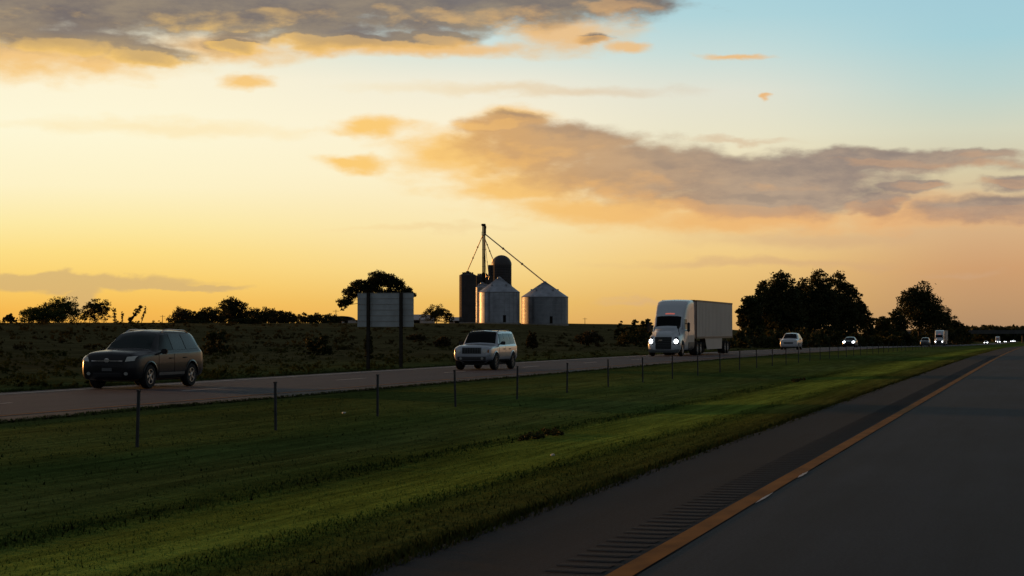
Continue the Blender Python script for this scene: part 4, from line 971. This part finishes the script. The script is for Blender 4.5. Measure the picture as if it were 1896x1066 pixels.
def semi(label, group=None, lens_r=.13):
    t = thing('semi_truck', label, 'truck', (0, 0, 0), 0, group)
    cab = obj('cab', CAB.mesh(80), TWH, t, True)
    cb = bmesh.new()
    for s in (-1, 1): tube(cb, (s * 2, 1.15, .52), (s * .72, 1.15, .52), .62, n=32)
    boolean_cut(cab, obj('cutter', cb, PLAST)); cab.data.materials.clear(); cab.data.materials.append(TWH)
    for p in cab.data.polygons: p.material_index = 0; p.use_smooth = True
    try: cab.data.set_sharp_from_angle(angle=R(35))
    except Exception: pass
    obj('windshield', CAB.patch('top', [(-1.02, 1.76), (1.02, 1.76), (1.0, 2.14), (-1.0, 2.14)], .012, 14, 8), GLASS, cab, True)
    for s in (-1, 1):
        d = obj('door', CAB.patch('side', [(1.80, .75), (2.95, .75), (2.95, 1.80), (1.80, 1.66)], .010, 8, 8, side=s), TWH, cab, True)
        obj('side_window', CAB.patch('side', [(2.05, 1.88), (2.85, 1.88), (2.85, 2.62), (2.28, 2.62)], .012, 8, 6, side=s), GLASS, cab, True)
        obj('side_fairing', CAB.patch('side', [(3.1, .42), (5.25, .42), (5.25, .98), (3.1, .98)], .03, 8, 4, side=s), mat('fairing_grey', (.10, .10, .105), .5), cab, True)
        obj('sleeper_panel', CAB.patch('side', [(3.02, 1.1), (5.22, 1.1), (5.22, 3.6), (3.3, 3.2)], .008, 8, 8, side=s), TWH, cab, True)
        bm = bmesh.new(); box(bm, s * 1.44, 1.95, 2.05, .18, .24, .70, .05); tube(bm, (s * 1.15, 2.0, 2.3), (s * 1.42, 1.95, 2.3), .03); tube(bm, (s * 1.15, 2.0, 1.8), (s * 1.42, 1.95, 1.8), .03); obj('mirror', bm, PLAST, cab)
        bm = bmesh.new(); box(bm, s * .95, .62, 2.05, .20, .16, .26, .05); tube(bm, (s * .95, .62, 1.95), (s * .98, .95, 1.5), .025); obj('hood_mirror', bm, PLAST, cab)
        obj('headlight', CAB.patch('front', (s * .90, 1.05, lens_r, lens_r * 1.25), .04, 4, 20, True), LIT, cab, True)
        obj('headlight_housing', CAB.patch('front', [(s * .72, .82), (s * 1.10, .86), (s * 1.02, 1.34), (s * .80, 1.36)], .010, 8, 8), PLAST, cab, True)
    bm = CAB.patch('front', [(-.55, .50), (.55, .50), (.60, 1.36), (-.60, 1.36)], .022, 14, 10); gr = obj('grille', bm, PLAST, cab, True)
    for zz in (.72, .88, 1.04, 1.20): obj('grille_bar', CAB.patch('front', [(-.5, zz), (.5, zz), (.5, zz + .025), (-.5, zz + .025)], .034, 10, 1), mat('dull_bar', (.10, .11, .11), .4, .5), gr, True)
    obj('badge', CAB.patch('front', [(-.32, 1.10), (-.06, 1.10), (-.06, 1.17), (-.32, 1.17)], .05, 4, 2), CHROME, gr, True)
    obj('red_strip', CAB.patch('top', [(-.30, 2.27), (.36, 2.27), (.36, 2.36), (-.30, 2.36)], .02, 8, 2), RED_GLOW, cab, True)  # red strip over the windshield with a weak emission of its own
    bm = bmesh.new(); box(bm, 0, .30, .42, 2.2, .5, .32, .08); obj('bumper', bm, mat('bumper_grey', (.11, .12, .12), .5), cab)
    bm = bmesh.new(); box(bm, -.42, 4.6, .78, .12, 8.4, .28); box(bm, .42, 4.6, .78, .12, 8.4, .28); box(bm, 0, 7.1, 1.0, 1.6, 1.2, .12)
    for xx in (-.9, .9): tube(bm, (xx, 3.2, .62), (xx, 4.9, .62), .30, n=16)
    obj('chassis', bm, PLAST, t)
    for s in (-1, 1):
        wheel(t, s * 1.03, 1.15, .50, .30, s, ALLOY, rimr=.58)
        for yw in (6.5, 7.8):
            wheel(t, s * .98, yw, .50, .56, s, ALLOY, rimr=.55)
        for yw in (18.7, 19.95): wheel(t, s * .98, yw, .50, .56, s, ALLOY, rimr=.55)
        bm = bmesh.new(); box(bm, s * 1.0, 8.75, .62, .60, .03, .72); box(bm, s * 1.0, 20.9, .62, .60, .03, .6); obj('mud_flap', bm, PLAST, t)
    TY0, TY1 = 5.95, 22.1
    bm = bmesh.new(); box(bm, 0, (TY0 + TY1) / 2, 2.64, 2.56, TY1 - TY0, 2.78, .03); tr = obj('trailer', bm, TRW, t)
    for s in (-1, 1):
        bm = bmesh.new(); yy = TY0 + .6; box(bm, s * 1.282, (TY0 + TY1) / 2, 2.65, .004, TY1 - TY0 - .4, .05)
        while yy < TY1: box(bm, s * 1.286, yy, 2.65, .012, .05, 2.5); yy += .61
        obj('side_rib', bm, TRW, tr)
    for s in (-1, 1):
        bm = bmesh.new(); box(bm, s * 1.285, (TY0 + TY1) / 2, 3.99, .03, TY1 - TY0, .13); box(bm, s * 1.285, (TY0 + TY1) / 2, 1.30, .03, TY1 - TY0, .14); obj('side_rail', bm, TRD if s < 9 else TRW, tr)
        bm = bmesh.new(); v = [bm.verts.new((s * (1.24 + o_), yy, zz)) for o_ in (0, .02) for yy, zz in ((9.6, 1.25), (17.2, 1.25), (17.0, .40), (10.4, .40))]
        for f in ((0, 1, 2, 3), (7, 6, 5, 4), (0, 4, 5, 1), (1, 5, 6, 2), (2, 6, 7, 3), (3, 7, 4, 0)): bm.faces.new([v[i] for i in f])
        obj('side_skirt', bm, TRW, tr)
        bm = bmesh.new(); box(bm, s * 1.26, TY0 - .01, 2.64, .09, .05, 2.8, .01); obj('corner_post', bm, TRD, tr)
        bm = bmesh.new(); box(bm, s * .64, TY1 + .02, 2.6, 1.2, .04, 2.5, .01); obj('rear_door', bm, TRW, tr)
        bm = bmesh.new(); tube(bm, (s * .55, 9.4, .1), (s * .55, 9.4, 1.2), .07); box(bm, s * .55, 9.4, .08, .3, .3, .03); obj('landing_gear', bm, PLAST, tr)
    bm = bmesh.new(); box(bm, 0, TY0 - .015, 4.0, 2.4, .04, .12); obj('front_rail', bm, TRD, tr)
    bm = bmesh.new(); box(bm, 0, 19.3, 1.0, 1.2, 3.2, .3); tube(bm, (-.8, 18.7, .5), (.8, 18.7, .5), .08); tube(bm, (-.8, 19.95, .5), (.8, 19.95, .5), .08); obj('bogie', bm, PLAST, tr)
    bm = bmesh.new(); box(bm, 0, TY1 - .1, .55, 2.2, .1, .1); box(bm, -.7, TY1 - .1, .9, .08, .08, .7); box(bm, .7, TY1 - .1, .9, .08, .08, .7); obj('underride_guard', bm, PLAST, tr)
    return t
GS = 'white semi trucks on the oncoming road'
s1_ = semi('large white semi truck with a box trailer and lit headlights ahead of the grove', GS)
X1, Y1 = atlat(1228, 25.6); s1_.location = (X1, Y1, prof_s(Y1) + .002)
s2_ = copy_tree(s1_); X2, Y2 = atlat(1738, 26.3); s2_.location = (X2, Y2, prof_s(Y2) + .002)
tag(s2_, 'distant small white semi truck with lit headlights below the tree line', 'truck', GS)
s3_ = copy_tree(s1_); X3, Y3 = atlat(1869, 27.0); s3_.location = (X3, min(Y3, 1180), prof_s(min(Y3, 1180)) + .002)
tag(s3_, 'farthest tiny white semi truck just before the overpass', 'truck', GS)
